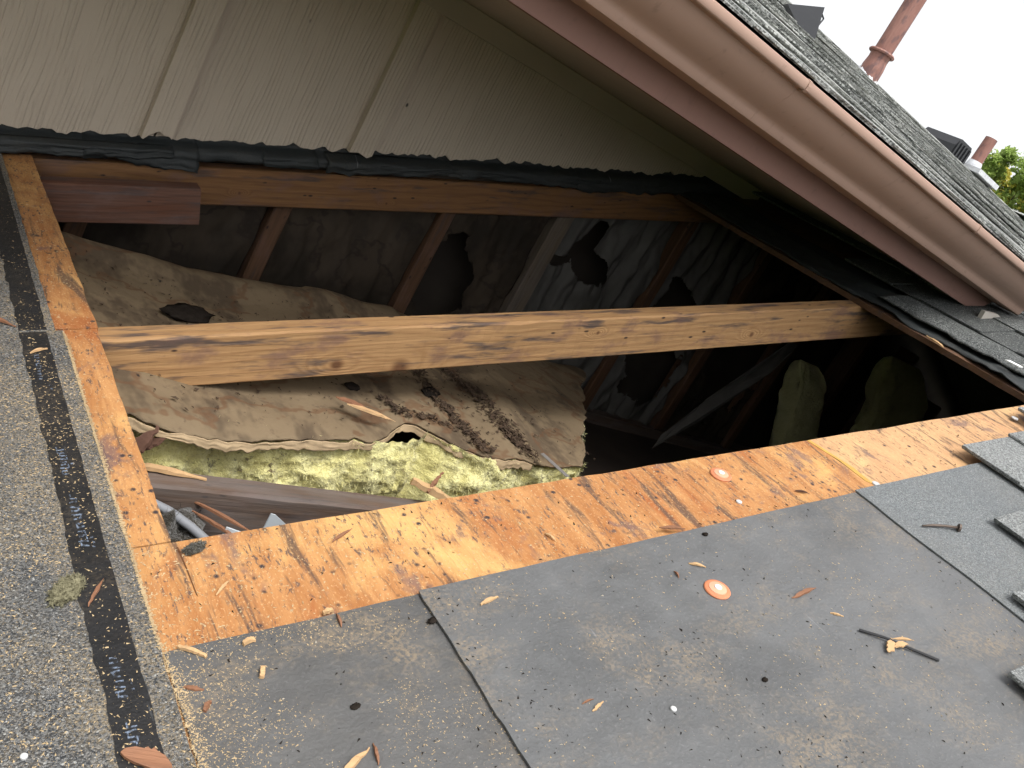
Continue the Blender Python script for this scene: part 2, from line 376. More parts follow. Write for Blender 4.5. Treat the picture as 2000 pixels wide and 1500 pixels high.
def leaf_mat(name, c):
    m = NM(name, .6, .3); r = m.n('ShaderNodeNewGeometry').outputs['Random Per Island']
    m.col(m.mix(r, tuple(k * .75 for k in c), tuple(min(1, k * 1.25) for k in c)))
    try: m.b.inputs['Transmission Weight'].default_value = 0; m.b.inputs['Subsurface Weight'].default_value = .0
    except Exception: pass
    tr = m.n('ShaderNodeBsdfTranslucent'); tr.inputs[0].default_value = (*c, 1); mx = m.n('ShaderNodeMixShader'); mx.inputs[0].default_value = .6
    out = m.t.nodes['Material Output']; m.t.links.new(m.b.outputs[0], mx.inputs[1]); m.t.links.new(tr.outputs[0], mx.inputs[2]); m.t.links.new(mx.outputs[0], out.inputs[0])
    return m.mat
M_LEAFG = leaf_mat('green_leaf', (.38, .50, .15)); M_LEAFY = leaf_mat('yellow_leaf', (.66, .60, .13))

# ================================================================== large structure
g = MB().box(-150, 150, -150, 150, -3.3, -3.2).build('ground', M_GRASS); tag(g, kind='structure')

# ------------------------------------------------------------------ house shell under both roofs
house = empty('house', T(2, 2, -3.2)); tag(house, 'beige house body with dark attic space under the two roofs', 'house')
def hp(name, mb, mat): return mb.build(name, mat, house, T(-2, -2, 3.2))
hp('outer_wall', MB().box(-.62, -.55, -1.45, 1.79, -3.2, -.19), M_STUCCO)
hp('outer_wall', MB().box(5.75, 5.82, -1.45, 1.79, -3.2, -.19), M_STUCCO)
hp('gable_wall', MB().prism([(-.55, -3.2), (5.75, -3.2), (5.75, -.2), (2.6, .845), (-.55, -.205)], -1.45, -1.38, lambda a, b, n: (a, n, b)), M_STUCCO)
hp('outer_wall', MB().prism([(1.9, -3.2), (6.0, -3.2), (6.0, .8), (3.55, 1.6), (1.9, 1.06)], -2.95, -2.88, lambda a, b, n: (n, a, b)), M_STUCCO)
hp('outer_wall', MB().prism([(1.9, -3.2), (6.0, -3.2), (6.0, .8), (3.55, 1.6), (1.9, 1.06)], 9.0, 9.07, lambda a, b, n: (n, a, b)), M_STUCCO)
hp('outer_wall', MB().box(-2.95, 9.07, 6.0, 6.07, -3.2, .85), M_STUCCO)
hp('attic_floor', MB().box(-.55, 5.75, -1.38, 3.0, -.23, -.2), M_CEIL)
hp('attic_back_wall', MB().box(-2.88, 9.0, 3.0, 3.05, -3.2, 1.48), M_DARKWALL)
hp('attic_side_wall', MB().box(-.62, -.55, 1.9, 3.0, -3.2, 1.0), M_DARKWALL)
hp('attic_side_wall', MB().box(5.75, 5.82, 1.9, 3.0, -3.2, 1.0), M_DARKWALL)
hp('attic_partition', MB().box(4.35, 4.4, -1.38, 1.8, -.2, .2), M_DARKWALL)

# ------------------------------------------------------------------ lower roof
lr = empty('lower_roof', ROOF); tag(lr, 'low roof in front with a hole cut in its plywood decking', 'roof')
HL, HR, HN, HF = .176, 1.772, .680, 1.80      # hole: s0, s1, y0, y1
CUT = .137; FE = .545
def ply(poly, name='plywood_panel', z=0, mat=None): return MB().prism(poly, -.0125 + z, z).build(name, mat or M_PLY, lr)
e = .0012
ply([(-1.0, 1.120), *jag((HL + .004, 1.120), (HL - .002, HF), .02, e), (HL - .002, HF), (-1.0, HF)])
ply([(-1.0, .6825), (HL, .6825), *jag((HL, .684), (HL + .002, 1.117), .02, e)[1:], (HL + .002, 1.117), (-1.0, 1.117)])
SEAM = 1.103
ply([(-1.0, -1.4), (SEAM + .02, -1.4), (SEAM + .012, FE), (SEAM - .003, HN - .003), *jag((SEAM - .003, HN - .003), (-.02, HN + .001), .02, e)[1:], (-1.0, HN + .001)])
ply([(SEAM + .024, -1.4), (SR - .005, -1.4), (SR - .005, HN - .002), (HR, HN - .002), *jag((HR, HN - .002), (SEAM + .001, HN - .001), .02, e)[1:], (SEAM + .001, HN - .001), (SEAM + .016, FE)], z=-.0015, mat=M_PLY2)
ply([(HR, HN), (SR - .005, HN), (SR - .005, HF), (HR + .006, HF), *jag((HR + .006, HF), (HR, HN), .02, .002)[1:]], mat=M_STUD)
# the yellow torn veneer at the seam
MB().prism([(SEAM - .006, .676), (SEAM + .0005, .677), (SEAM + .014, .60), (SEAM + .011, .56), (SEAM + .004, .57), (SEAM + .005, .62)], .0, .0007).build('torn_veneer', plain('yellow_veneer', (.46, .28, .07), .7, .3, 60), lr)
# underlay
def sheet(poly, n0, n1, name, mat): return MB().prism(poly, n0, n1).build(name, mat, lr)
sheet([(CUT + .003, FE - .001), (CUT + .003, -1.4), (.40, -1.4), (.40, FE), *jag((.40, FE), (CUT + .003, FE - .001), .03, .0008)[1:]], .0008, .0028, 'felt_sheet', M_FELT1)
sheet([*jag((.376, FE + .001), (.379, -1.4), .012, .0013), (.379, -1.4), (1.10, -1.4), (1.10, FE + .002), *jag((1.10, FE + .002), (.376, FE + .001), .03, .001)[1:]], .0042, .0066, 'felt_sheet', M_FELT2)
sheet([*jag((1.052, FE + .004), (1.062, -1.4), .03, .0022), (1.062, -1.4), (1.37, -1.4), (1.37, FE + .004), *jag((1.37, FE + .004), (1.052, FE + .004), .03, .001)[1:]], .0075, .0095, 'headlap_sheet', M_HEAD)

def shingle(name, mat, parent, L, W, butt, top, f, seed, tabs=True, M=Matrix(), cut=False):
    """laminated shingle: u 0..L along the butt, v 0..W upslope; f maps (u, v, n)"""
    rg = random.Random(seed); m = MB()
    nb = lambda v: butt + (top - butt) * v / W
    th = .003
    def sl(u0, u1, v0, v1, k0, k1):
        jj = [rg.uniform(-.0015, .0015) for _ in range(4)]
        vs = [f(u0, v0 + jj[0], nb(v0) + k0), f(u1, v0 + jj[1], nb(v0) + k0), f(u1, v1, nb(v1) + k0), f(u0, v1, nb(v1) + k0),
              f(u0, v0 + jj[2], nb(v0) + k1), f(u1, v0 + jj[3], nb(v0) + k1), f(u1, v1, nb(v1) + k1 - (k1 - k0) * .0), f(u0, v1, nb(v1) + k1)]
        m.add(vs, [(3,2,1,0),(4,5,6,7),(0,1,5,4),(1,2,6,5),(2,3,7,6),(3,0,4,7)])
    sl(0.002, L - .002, 0, W, 0, th)
    if tabs:
        u = .002 if cut else rg.uniform(0, .05)
        while u < L - .03:
            wd = min(rg.uniform(.10, .22), L - .002 - u)
            sl(u, u + wd, -.0025, W * .52, th - .0002, th + .0034); u += wd + rg.uniform(.03, .11)
    return m.build(name, mat, parent, M)
# shingles left below the hole: headlap course with the tar strip, cut along the opening
left_joints = [-1.4, -.4, .1, 1.106, 1.80]
for a, b in zip(left_joints[:-1], left_joints[1:]):
    far = b > 1.5
    lo = CUT - .008 if far else CUT
    pts = [(-.30, a + .001), (lo, a + .001), *jag((lo, a + .001), (lo - (.004 if far else 0), b - .001), .010, .0011)[1:], (lo - (.004 if far else 0), b - .001), (-.30, b - .001)]
    MB().prism(pts, .0009, .0062 - (.001 if far else 0)).build('shingle', M_LSH, lr)
    MB().prism([*jag((.088, a + .004), (.088, b - .004), .008, .0022), (.088, b - .004), *jag((.1175, b - .004), (.1195, a + .004), .012, .0011)[0:], (.1195, a + .004)],
               .0056 if not far else .0049, .0069 if not far else .0059).build('tar_strip', M_TAR, lr)
for k in range(1, 6):   # courses further down the slope, towards the eave
    for a, b in ((-1.4, -.62), (-.62, .38), (.38, 1.38), (1.38, 1.80)):
        shingle('shingle', M_LSH, lr, b - a, .33, .010, .003, lambda u, v, n, a=a, k=k: (-.34 - .146 * (k - 1) + v, a + u, n), k * 10 + int(a * 10))
# print on the tar strip: rows of short worn strokes
def marks(y0, y1, s0, s1, n):
    m = MB(); rg = random.Random(int(y0 * 1000))
    for i in range(n):
        y = y0 + (y1 - y0) * (i + .5) / n; w_ = abs(y1 - y0) / n * .17
        a = s0 + rg.uniform(0, .002); b = s1 + rg.uniform(-.002, .0015); sl_ = rg.uniform(-.3, .3) * abs(y1 - y0) / n
        zz = .0073
        m.prism([(a, y - w_), (b, y - w_ + sl_), (b, y + w_ + sl_), (a, y + w_)], zz - .0004, zz)
        if rg.random() < .55:
            c = a if rg.random() < .5 else b - .0012; m.prism([(c, y), (c + .0012, y), (c + .0012, y + abs(y1 - y0) / n), (c, y + abs(y1 - y0) / n)], zz - .0004, zz + .0001)
    m.build('printed_mark', M_PRINT, lr)
for a in ((1.045, .985, .0965, .1025, 10), (.975, .962, .1045, .1075, 2), (.845, .797, .0965, .104, 9), (.82, .812, .1065, .109, 1), (.762, .685, .0965, .105, 12), (.70, .682, .107, .111, 3),
          (.549, .503, .0965, .105, 9), (.518, .507, .107, .1095, 2), (.478, .45, .0965, .105, 6), (.36, .30, .0965, .105, 9)): marks(*a)

# shingles right of the opening: stepped butts
courses = [(.929, .242), (1.072, .323), (1.212, .435), (1.360, .585), (1.500, .588), (1.634, .648)]
for k, (s0, y0) in enumerate(courses):
    y = y0; q = 0
    while y > -1.4:
        L = min([.45, .8, 1.0, 1.0][min(q, 3)], y + 1.4); q += 1
        shingle('shingle', M_RSH, lr, L, .30, .0145 if k < 4 else .017, .010, lambda u, v, n, y=y, s0=s0: (s0 + v, y - u, n), k * 31 + q, cut=True); y -= L
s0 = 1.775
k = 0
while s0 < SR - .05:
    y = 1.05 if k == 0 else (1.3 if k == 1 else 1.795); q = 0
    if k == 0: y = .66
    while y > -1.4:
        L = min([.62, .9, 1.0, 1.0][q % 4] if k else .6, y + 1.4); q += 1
        shingle('shingle', M_SHADESH, lr, L, min(.30, SR - s0 + .02), .019, .013, lambda u, v, n, y=y, s0=s0: (s0 + v, y - u, n), 400 + k * 31 + q, cut=True); y -= L
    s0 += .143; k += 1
# old felt and torn shingle remains along the right edge of the opening
def torn(u, v):
    y = HN + .01 + v * (HF - HN - .02); s = HR + .004 + .010 * fbm(y * 9, 3) + .02 * max(0, fbm(y * 5, 8)) + u * .19
    lift = .010 * (1 - u) * max(0, fbm(y * 6, u * 3, 4) + .25) + .006 * abs(fbm(u * 9, y * 14, 2)) + .010 * math.exp(-((u - .55) / .12) ** 2) * (1 if y < 1.2 else .5)
    return (s, y, .003 + lift)
solidify(grid(16, 90, torn).build('torn_felt', M_FLASH, lr, smooth=True), .0025)
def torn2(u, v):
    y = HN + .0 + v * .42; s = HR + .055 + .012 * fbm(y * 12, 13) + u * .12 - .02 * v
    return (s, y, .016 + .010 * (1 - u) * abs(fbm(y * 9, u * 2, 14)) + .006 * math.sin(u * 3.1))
solidify(grid(12, 44, torn2).build('torn_shingle', M_SHADESH, lr, smooth=True), .004)
# far slope of the lower roof
lr2 = MB().prism([(0, -1.4), (SR - .005, -1.4), (SR - .005, 1.8), (-1.0, 1.8), (-1.0, -1.4)], -.0125, .006).build('far_slope', M_RSH, lr)
lr2.matrix_world = Matrix(((-cT, 0, sT, 2 * XR), (0, 1, 0, 0), (sT, 0, cT, 0), (0, 0, 0, 1)))
MB().tube([(SR, -1.4, .01), (SR, 1.0, .01)], .03).build('ridge_cap', M_RSH, lr)
MB().box(-1.02, -1.0, -1.4, 1.8, -.14, .01).build('eave_board', M_FASCIA, lr)

# ------------------------------------------------------------------ wall above the low roof
def roofz(x): return x / 3 if x < XR else (2 * XR - x) / 3
wall = empty('siding_wall', T(.7, 1.805, .3)); tag(wall, 'beige painted board and batten wall ending raggedly above the hole', 'wall')
def wp(name, mb, mat): return mb.build(name, mat, wall, T(-.7, -1.805, -.3))
NOFF = .05 / cT
xs = [-2.9, -2.08, -1.675, -1.27, -.865, -.46, -.055, .352, .756, 1.9, 2.6, 3.0, 3.4, 3.8, 4.6, 5.4, 6.2, 7.6, 9.0]
for a, b in zip(xs[:-1], xs[1:]):
    a2, b2 = a + .002, b - .002
    def low(x): return max(-3.2, roofz(x) + NOFF) if x > -.6 and x < 5.8 else -3.2
    if low(a2) > .70 and low(b2) > .70: continue
    if b == 2.6: b2 = 1.935
    bot = [(b2, low(b2)), *[(x, z) for x, z in jag((b2, low(b2)), (a2, low(a2)), .008, .0075)[1:]], (a2, low(a2))] if -.2 < a < 2 else [(b2, low(b2)), (a2, low(a2))]
    wp('siding_panel', MB().prism([(a2, .71), (b2, .71)] + bot, 1.805, 1.817, lambda p, q, n: (p, n, q)), M_SIDE)
for x in (-.055, .352, .756):
    x0, x1 = x - .0265, x + .0265
    z0 = max(roofz(x0), -.1) + NOFF + .007
    z0 -= .006
    bt = [(x1, z0 + .018), (x1 - .006, z0 + .022), (x1 - .012, z0 + .020), (x0 + .026, z0 + .024), (x0 + .014, z0 + .014), (x0 + .004, z0 - .001), (x0, z0)] if .2 < x < .5 else [(x1, z0 + .012), (x1 - .01, z0 + .004), (x0 + .02, z0 + .008), (x0, z0 + .001)]
    wp('batten', MB().prism([(x0, .70), (x1, .70)] + bt, 1.787, 1.8045, lambda p, q, n: (p, n, q)), M_SIDE)
wp('frieze_board', MB().box(-2.9, 1.99, 1.778, 1.8043, .643, .689), M_TRIM)
wp('wall_sheathing', MB().prism([(-.55, -.16), (-.55, .71), (2.0, .71), (2.0, .64)], 1.818, 1.829, lambda p, q, n: (p, n, q)), M_DARKWALL)
# black felt hanging along the foot of the wall
def wall_felt(s0, s1, top, b0, b1, yy, seed, amp):
    def wf(u, v):
        q = s0 + u * (s1 - s0); bot = b0 + (b1 - b0) * u + amp * fbm(q * 9, seed) + amp * .5 * fbm(q * 40, seed + 3)
        n = top + (bot - top) * v
        y = yy - .010 * abs(fbm(q * 6, v * 3 + seed, 3)) * (.3 + v) - .0035 * abs(fbm(q * 20 + n * 30, v * 4, 9 + seed)) 
        t_ = min(1, max(0, (n - .026) / .018)); t_ = t_ * t_ * (3 - 2 * t_); y += (1.8185 - y) * t_
        return (q + .004 * fbm(n * 60, seed), y, n)
    o = grid(int((s1 - s0) * 130), 14, wf).build('wall_felt', M_FLASH, wall, smooth=True); solidify(o, .0018); o.matrix_world = ROOF
for a in ((-.25, 2.12, .078, .012, .012, 1.7965, 1, .006), (-.25, .30, .070, .012, .008, 1.793, 5, .010), (.26, .47, .050, .010, -.012, 1.7905, 9, .010), (.60, .72, .046, .010, .006, 1.792, 13, .004),
          (.74, 1.05, .040, .000, .014, 1.7905, 17, .010), (1.02, 1.5, .046, .012, -.004, 1.793, 21, .012), (1.42, 2.1, .066, -.006, -.002, 1.791, 25, .010), (.10, .42, .034, .004, .014, 1.789, 31, .008)): wall_felt(*a)
# ------------------------------------------------------------------ upper roof
ur = empty('upper_roof', UROOF); tag(ur, 'weathered grey shingled roof rising behind the brown gutter', 'roof')
VL = 2.52 / cT
MB().box(-3.0, 9.2, .012, VL, -.032, -.0125).build('roof_deck', M_DARKWALL, ur)
b_ = MB().box(-3.0, 9.2, 0, VL - .01, -.03, 0).build('rear_slope', M_USH, ur)
b_.matrix_world = Matrix(((1, 0, 0, 0), (0, -cT, sT, 2 * 3.5 - .98 + .0), (0, sT, cT, UZ), (0, 0, 0, 1)))
v = 0.0; c_ = 0
while v < VL - .04:
    x = -3.0 - (c_ % 3) * .31; j = 0
    wave = lambda u, vv, n, x=0, v=0: (x + u, v + vv, n)
    while x < 9.1:
        L = 1.0
        if x + L > -.1:
            off = random.uniform(-.004, .004); lift = random.uniform(0, .006)
            shingle('shingle', M_USH, ur, L, min(.30, VL - v), .012 + lift, .002, lambda u, vv, n, x=x, v=v, off=off: (x + u, v - .012 + off + vv, n + .0035 * fbm((x + u) * 1.3, v * 3, 2)), c_ * 100 + j)
        x += L; j += 1
    v += .138; c_ += 1
x = -1.0
while x < 9:   # ridge caps
    m = MB().sweep([(-.10, -.030), (0, .002), (.10, -.030), (.10, -.025), (0, .008), (-.10, -.025)], [((x, 0, rnd(0, .004)), (0, 1, 0), (0, 0, 1)), ((x + .30, 0, .006), (0, 1, 0), (0, 0, 1))])
    o = m.build('ridge_cap', M_USH, ur); o.matrix_world = T(0, 3.5, UZ + 2.52 / 3 + .010); x += .20
def urp(name, mb, mat):
    o = mb.build(name, mat, ur); o.matrix_world = Matrix(); return o
# fascia and soffit, broken where the low roof passes
FY = 1.03
def strip(x0, x1, endcut):
    zb = .668
    poly = [(x0, zb), (x1 - (.0 if not endcut else .0), zb), (x1 + (.15 if endcut else 0), .80), (x0, .80)]
    urp('fascia_board', MB().prism(poly, FY, FY + .02, lambda a, b, n: (a, n, b)), M_FASCIA)
strip(-3.0, 1.985, True); strip(3.3, 9.1, False)
urp('soffit', MB().prism([(-3.0, FY + .021), (2.03, FY + .021), (2.03, 1.8035), (-3.0, 1.8035)], .690, .700), M_SOFFIT)
urp('soffit', MB().prism([(3.2, FY + .021), (9.1, FY + .021), (9.1, 1.8035), (3.2, 1.8035)], .690, .700), M_SOFFIT)
urp('drip_edge', MB().box(-3.0, 9.1, .985, 1.028, .795, .812), M_BLACKMETAL)
# beige trim return at the end of the fascia
urp('trim_return', MB().prism([(1.905, .628), (1.895, .676), (1.955, .686), (2.055, .680), (2.02, .66)], .965, .975, lambda a, b, n: (a, n, b)), plain('grey_beige_trim', (.40, .37, .33), .6, .1, 12))
# rake edge of a neighbouring roof slope at the far end of the ridge
sd = MB().prism([(6.75, .0), (9.2, .0), (9.2, .34), (7.4, .12)], 3.1, 3.62, lambda a, b, n: (a, n, 1.665 + b)).build('cross_slope', M_USH, ur); sd.matrix_world = Matrix()

# ------------------------------------------------------------------ gutter
GX0, GX1 = -3.0, 2.06
gut = empty('gutter', T(0, FY, .713)); tag(gut, 'brown metal gutter with rolled lip hanging along the upper eave', 'gutter')
prof = [(-.001, .082), (-.001, .0), (-.004, -.003), (-.052, -.003), (-.058, -.001), (-.0605, .004), (-.061, .010), (-.0625, .0145), (-.066, .018), (-.074, .0235), (-.084, .031), (-.093, .040), (-.100, .050), (-.1045, .060), (-.106, .0650),
        (-.1075, .0655), (-.1185, .0660), (-.1205, .0675), (-.1215, .0700), (-.1215, .0785), (-.1205, .0808), (-.1175, .0818), (-.110, .0815), (-.108, .078)]
def gsweep(x0, x1, n=40):
    return MB().sweep(prof, [((x0 + (x1 - x0) * i / n, 0, 0), (0, 1, 0), (0, 0, 1)) for i in range(n + 1)], closed=False)
for x0, x1 in ((GX0, .883), (.8835, 1.541), (1.5415, GX1), (3.35, 9.1)):
    o = gsweep(x0, x1).build('trough', M_GUT, gut, smooth=True); solidify(o, .0016); tro = o if x0 < .5 else (o if x0 < 1 else tro); trs = globals().setdefault('TRS', []); trs.append(o)
    md = o.modifiers.new('edge', 'EDGE_SPLIT'); md.split_angle = math.radians(28)
for x, tp in ((.883, TRS[0]), (1.541, TRS[1])):
    m = MB().sweep([(-.1075, .0635), (-.119, .0645), (-.1225, .068), (-.1232, .074), (-.1222, .081), (-.117, .0832), (-.110, .0825)], [((x - .001, 0, 0), (0, 1, 0), (0, 0, 1)), ((x + .007, 0, 0), (0, 1, 0), (0, 0, 1))], closed=False)
    solidify(m.build('seam_clip', M_GUT, tp), .001)
for x in (GX1, 3.35): MB().prism(prof, x, x + .0015, lambda a, b, n: (n, a, b)).build('end_cap', M_GUT, gut)
for x in (-1.2, -.6, .0, .6, 1.2, 1.8): MB().box(x, x + .02, -.118, -.001, .070, .073).build('hanger', M_GUT, gut)

# ------------------------------------------------------------------ things standing on the upper roof
def ury(Y): return UZ + .015 + (Y - .98) / 3
def vent_pipe(x, y, r, hgt, label, flange=True):
    z = ury(y); e_ = empty('vent_pipe', T(x, y, z)); tag(e_, label, 'vent pipe', 'vent pipes on the upper roof')
    MB().tube([(0, 0, -.1), (0, 0, hgt)], r, 20).build('pipe', M_PIPE, e_, smooth=False)
    if flange:
        bt_ = MB().tube([(0, 0, -.08), (0, 0, .055), (0, 0, .10), (0, 0, .135)], [r * 1.25, r * 1.2, r * 1.08, r * 1.12], 20).build('boot', M_PIPE, e_)
        MB().tube([(0, 0, .130), (0, 0, .138), (0, 0, .146)], [r * 1.42, r * 1.48, r * 1.36], 20).build('storm_collar', M_PIPE, e_)
    else:
        bt_ = MB().tube([(0, 0, -.08), (0, 0, .05), (0, 0, .075)], [r * 1.35, r * 1.25, r * 1.1], 18).build('boot', M_LEAD, e_)
    rg = random.Random(int(x * 10)); K = 40; pr = []
    for i in range(K):
        a = 6.283 * i / K; rr = r * rg.uniform(1.40, 1.6); pr.append((rr * math.cos(a), rr * math.sin(a), rg.uniform(.008, .03)))
    MB().add([(a * .8, b * .8, b / 3 - .02) for a, b, c in pr] + [(a, b, b / 3 - .01) for a, b, c in pr] + [(a * .78, b * .78, b / 3 + c) for a, b, c in pr],
             [(i, (i + 1) % K, K + (i + 1) % K, K + i) for i in range(K)] + [(K + i, K + (i + 1) % K, 2 * K + (i + 1) % K, 2 * K + i) for i in range(K)]).build('sealant', M_LEAD, bt_)
    return e_
vent_pipe(4.17, 3.36, .052, .75, 'tall rust-red vent pipe with a flared collar near the roof ridge')
p2 = vent_pipe(5.93, 3.52, .043, .25, 'short brown vent pipe beside the low black box vent', False)
MB().prism([(-.17, -.16), (.17, -.16), (.17, .16), (-.17, .16)], -.02, .012).build('flashing', M_LEAD, p2)
bv = empty('box_vent', T(5.63, 3.62, 1.63)); tag(bv, 'low black ribbed box vent at the ridge beside the short pipe', 'roof vent')
MB().prism([(-.12, 0), (.12, 0), (.115, .10), (.09, .135), (-.07, .135), (-.115, .08)], -.14, .14, lambda a, b, n: (a, n, b)).build('hood', M_BLACKMETAL, bv)
for i in range(5): MB().box(-.10 + i * .044, -.084 + i * .044, -.151, -.141, .02, .115).build('rib', M_BLACKMETAL, bv)
sv = empty('slant_vent', T(2.13, 2.05, 1.17)); tag(sv, 'black slanted metal roof vent with a small wire guard above the gutter', 'roof vent')
def slant(F, Rr, A, d):
    vs = [Vector(F), Vector(Rr), Vector(A)]; b = [p + Vector(d) for p in vs]
    return MB().add(vs + b, [(0, 1, 2), (5, 4, 3), (0, 3, 4, 1), (1, 4, 5, 2), (2, 5, 3, 0)])
slant((2.10, 2.0, 1.13), (2.16, 2.25, 1.262), (2.215, 2.15, 1.300), (.015, .03, -.003)).build('hood', M_BLACKMETAL, sv, T(-2.13, -2.05, -1.17))
fr = MB(); P = [(2.245, 2.19, 1.300), (2.285, 2.19, 1.285), (2.265, 2.18, 1.245), (2.215, 2.17, 1.25)]
for i in range(4): fr.tube([P[i], P[(i + 1) % 4]], .003, 6)
fr.tube([(2.262, 2.19, 1.294), (2.24, 2.175, 1.248)], .002, 6)
fr.build('wire_guard', M_BLACKMETAL, sv, T(-2.13, -2.05, -1.17))

# ------------------------------------------------------------------ tree beyond
tree = empty('tree', T(38.6, 20, -3.2)); tag(tree, 'autumn tree with green and yellow leaves beyond the roof', 'tree')
tr = MB(); tr.tube([(0, 0, 0), (.1, 0, 3), (0, .1, 6), (.2, 0, 9.5)], [.28, .22, .17, .06], 10)
for i in range(14):
    a = i * 2.4; z = 4 + i * .42; r = 1.9 + .5 * math.sin(i * 3.1)
    tr.tube([(0.05, 0, z), (r * .5 * math.cos(a), r * .5 * math.sin(a), z + .7), (r * math.cos(a), r * math.sin(a), z + 1.2)], [.08, .05, .02], 6)
tr.build('trunk', M_BARK, tree)
def crown(name, mat, n, sel, seed):
    rg = random.Random(seed); m = MB()
    cl = []
    for i in range(170):
        a = rg.uniform(0, 6.28); z = rg.uniform(5.0, 12.0); R_ = 2.9 * math.sqrt(max(.06, 1 - ((z - 8.2) / 3.9) ** 2)); r = R_ * math.sqrt(rg.uniform(.15, 1))
        cl.append((r * math.cos(a), r * math.sin(a), z, rg.uniform(.25, .6)))
    for i in range(n):
        c = rg.choice(cl); d = Vector((rg.gauss(0, 1), rg.gauss(0, 1), rg.gauss(0, .8))).normalized() * c[3] * rg.uniform(.5, 1.1)
        p = Vector(c[:3]) + d
        if not sel(p, rg): continue
        s = rg.uniform(.07, .14); q = Matrix.Rotation(rg.uniform(0, 6.28), 3, Vector((rg.gauss(0, 1), rg.gauss(0, 1), rg.gauss(0, 1))).normalized())
        m.add([p + q @ Vector(k) for k in ((-s, 0, 0), (0, -s * .55, .02), (s, 0, 0), (0, s * .55, .02))], [(0, 1, 2, 3)])
    m.build(name, mat, tree)
crown('crown', M_LEAFG, 42000, lambda p, rg: fbm(p.x * .5, p.y * .5, p.z * .5) - (9.9 - p.z) * .16 + rg.uniform(-.3, .3) > -.2, 3)
crown('yellow_crown', M_LEAFY, 42000, lambda p, rg: fbm(p.x * .5, p.y * .5, p.z * .5) - (9.9 - p.z) * .16 + rg.uniform(-.3, .3) < -.05, 3)

# ================================================================== framing seen through the hole
def lumber(name, L, wd, d, mat, M, seg=36, bow=.0012, ch=.003, parent=None, bite=0):
    """stick along local x from 0 to L, width along y 0..wd, depth z 0..-d"""
    pr = [(ch, 0), (wd - ch, 0), (wd, -ch), (wd, -d + ch), (wd - ch, -d), (ch, -d), (0, -d + ch), (0, -ch)]
    m = MB(); ph = rnd(0, 99); path = []
    k = len(pr); vs = []; fs = []
    for i in range(seg + 1):
        x = L * i / seg
        for q, (a, b) in enumerate(pr):
            jx = bite * fbm(x * 14, q * 3 + ph) if q in (0, 7) else bite * .2 * fbm(x * 14, q * 3 + ph)
            vs.append((x, a + bow * fbm(x * 1.5, ph) + (jx if a < wd / 2 else -jx), b + bow * fbm(x * 1.5, ph + 5) - abs(jx)))
    for j in range(seg):
        for i in range(k): fs.append((j*k+i, j*k+(i+1) % k, (j+1)*k+(i+1) % k, (j+1)*k+i))
    fs += [tuple(range(k)), tuple(range(seg*k, seg*k + k))]
    m.add(vs, fs); return m.build(name, mat, parent, M)
raf = lumber('rafter', 2.66, .038, .0825, M_BEAM, ROOF @ T(.02, 1.110, -.0127), 120, .0008, .0028, bite=.0028)
# grain coordinates start at the stick's own end
tag(raf, 'long exposed rafter of pale stained wood crossing the open hole', 'rafter', 'rafters of the low roof')
o = lumber('rafter', 2.70, .038, .080, M_RAFT, ROOF @ T(.0, 1.799, -.006), 40, .001); tag(o, 'dark orange rafter against the foot of the siding wall', 'rafter', 'rafters of the low roof')
o = lumber('wood_block', .33, .038, .075, M_BLOCK, ROOF @ T(.125, 1.70, -.016), 20, .001, .002); tag(o, 'short grey-edged board nailed under the wall at the left', 'board')
o = lumber('ceiling_joist', 1.6, .040, .14, M_JOIST, T(-.3, .957, -.083) @ RY(-.03), 30, .002, .004, bite=.002); tag(o, 'dark grey ceiling joist below the yellow insulation', 'joist')
# ------------------------------------------------------------------ stud wall under the siding
sw = empty('stud_wall', T(1.4, 1.86, -.2)); tag(sw, 'dark wall of studs and torn paper at the back of the attic', 'wall')
def swp(o): 
    mw = o.matrix_world.copy(); o.parent = sw; o.matrix_parent_inverse = sw.matrix_world.inverted(); o.matrix_world = mw; return o
studx = [(.27, 0), (.655, 0), (1.055, 0), (1.395, 1), (1.86, 0), (2.26, 0), (2.68, 0), (3.12, 0), (3.52, 0), (4.0, 0)]
for x, gk in studx:
    top = min(.9, roofz(x) - .088); L = top + .2
    w_ = .055 if gk else .04
    swp(lumber('stud', L, .085, w_, M_GREYSTUD if gk else M_STUD, T(x, 1.848, -.2) @ RY(-math.pi / 2), 14, .002))
swp(MB().box(-.5, 5.6, 1.975, 1.99, -.2, .95).build('added_backing', plain('added_dim_boarding', (.05, .04, .032), .9, .6, 7)))  # boarding added so the holes in the paper read dim, not black
swp(MB().box(-.5, 5.6, 1.838, 1.928, -.2, -.165).build('sole_plate', M_JOIST))
bv_ = bpy.context.view_layer; bv_.update()
def bay(x0, x1, mat, seed, holes, z1off=.095, gray=0):
    def f(u, v):
        x = x0 + (x1 - x0) * u; zt = roofz(x) - z1off; z = -.165 + (zt + .165) * v
        return (x, 1.872 + .012 * fbm(x * 7, z * 5, seed) + .010 * math.sin(x * 70 + 5 * fbm(x * 7, z * 3)) * (1 if gray else .4), z)
    def hole(u, v):
        x = x0 + (x1 - x0) * u; zt = roofz(x) - z1off; z = -.165 + (zt + .165) * v
        for hx, hz, ra, rb, tl in holes:
            dx, dz = x - hx, z - hz; a, b = dx * math.cos(tl) + dz * math.sin(tl), -dx * math.sin(tl) + dz * math.cos(tl)
            if (a / ra) ** 2 + (b / rb) ** 2 < 1 + .8 * fbm(x * 16, z * 16, seed + 2): return True
        return False
    o = grid(130, 140, f, hole).build('backing_paper', mat, smooth=True); solidify(o, .001); return swp(o)
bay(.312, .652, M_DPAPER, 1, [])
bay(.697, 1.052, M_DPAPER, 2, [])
bay(1.098, 1.392, M_DPAPER, 3, [(1.17, .07, .085, .13, .2)])
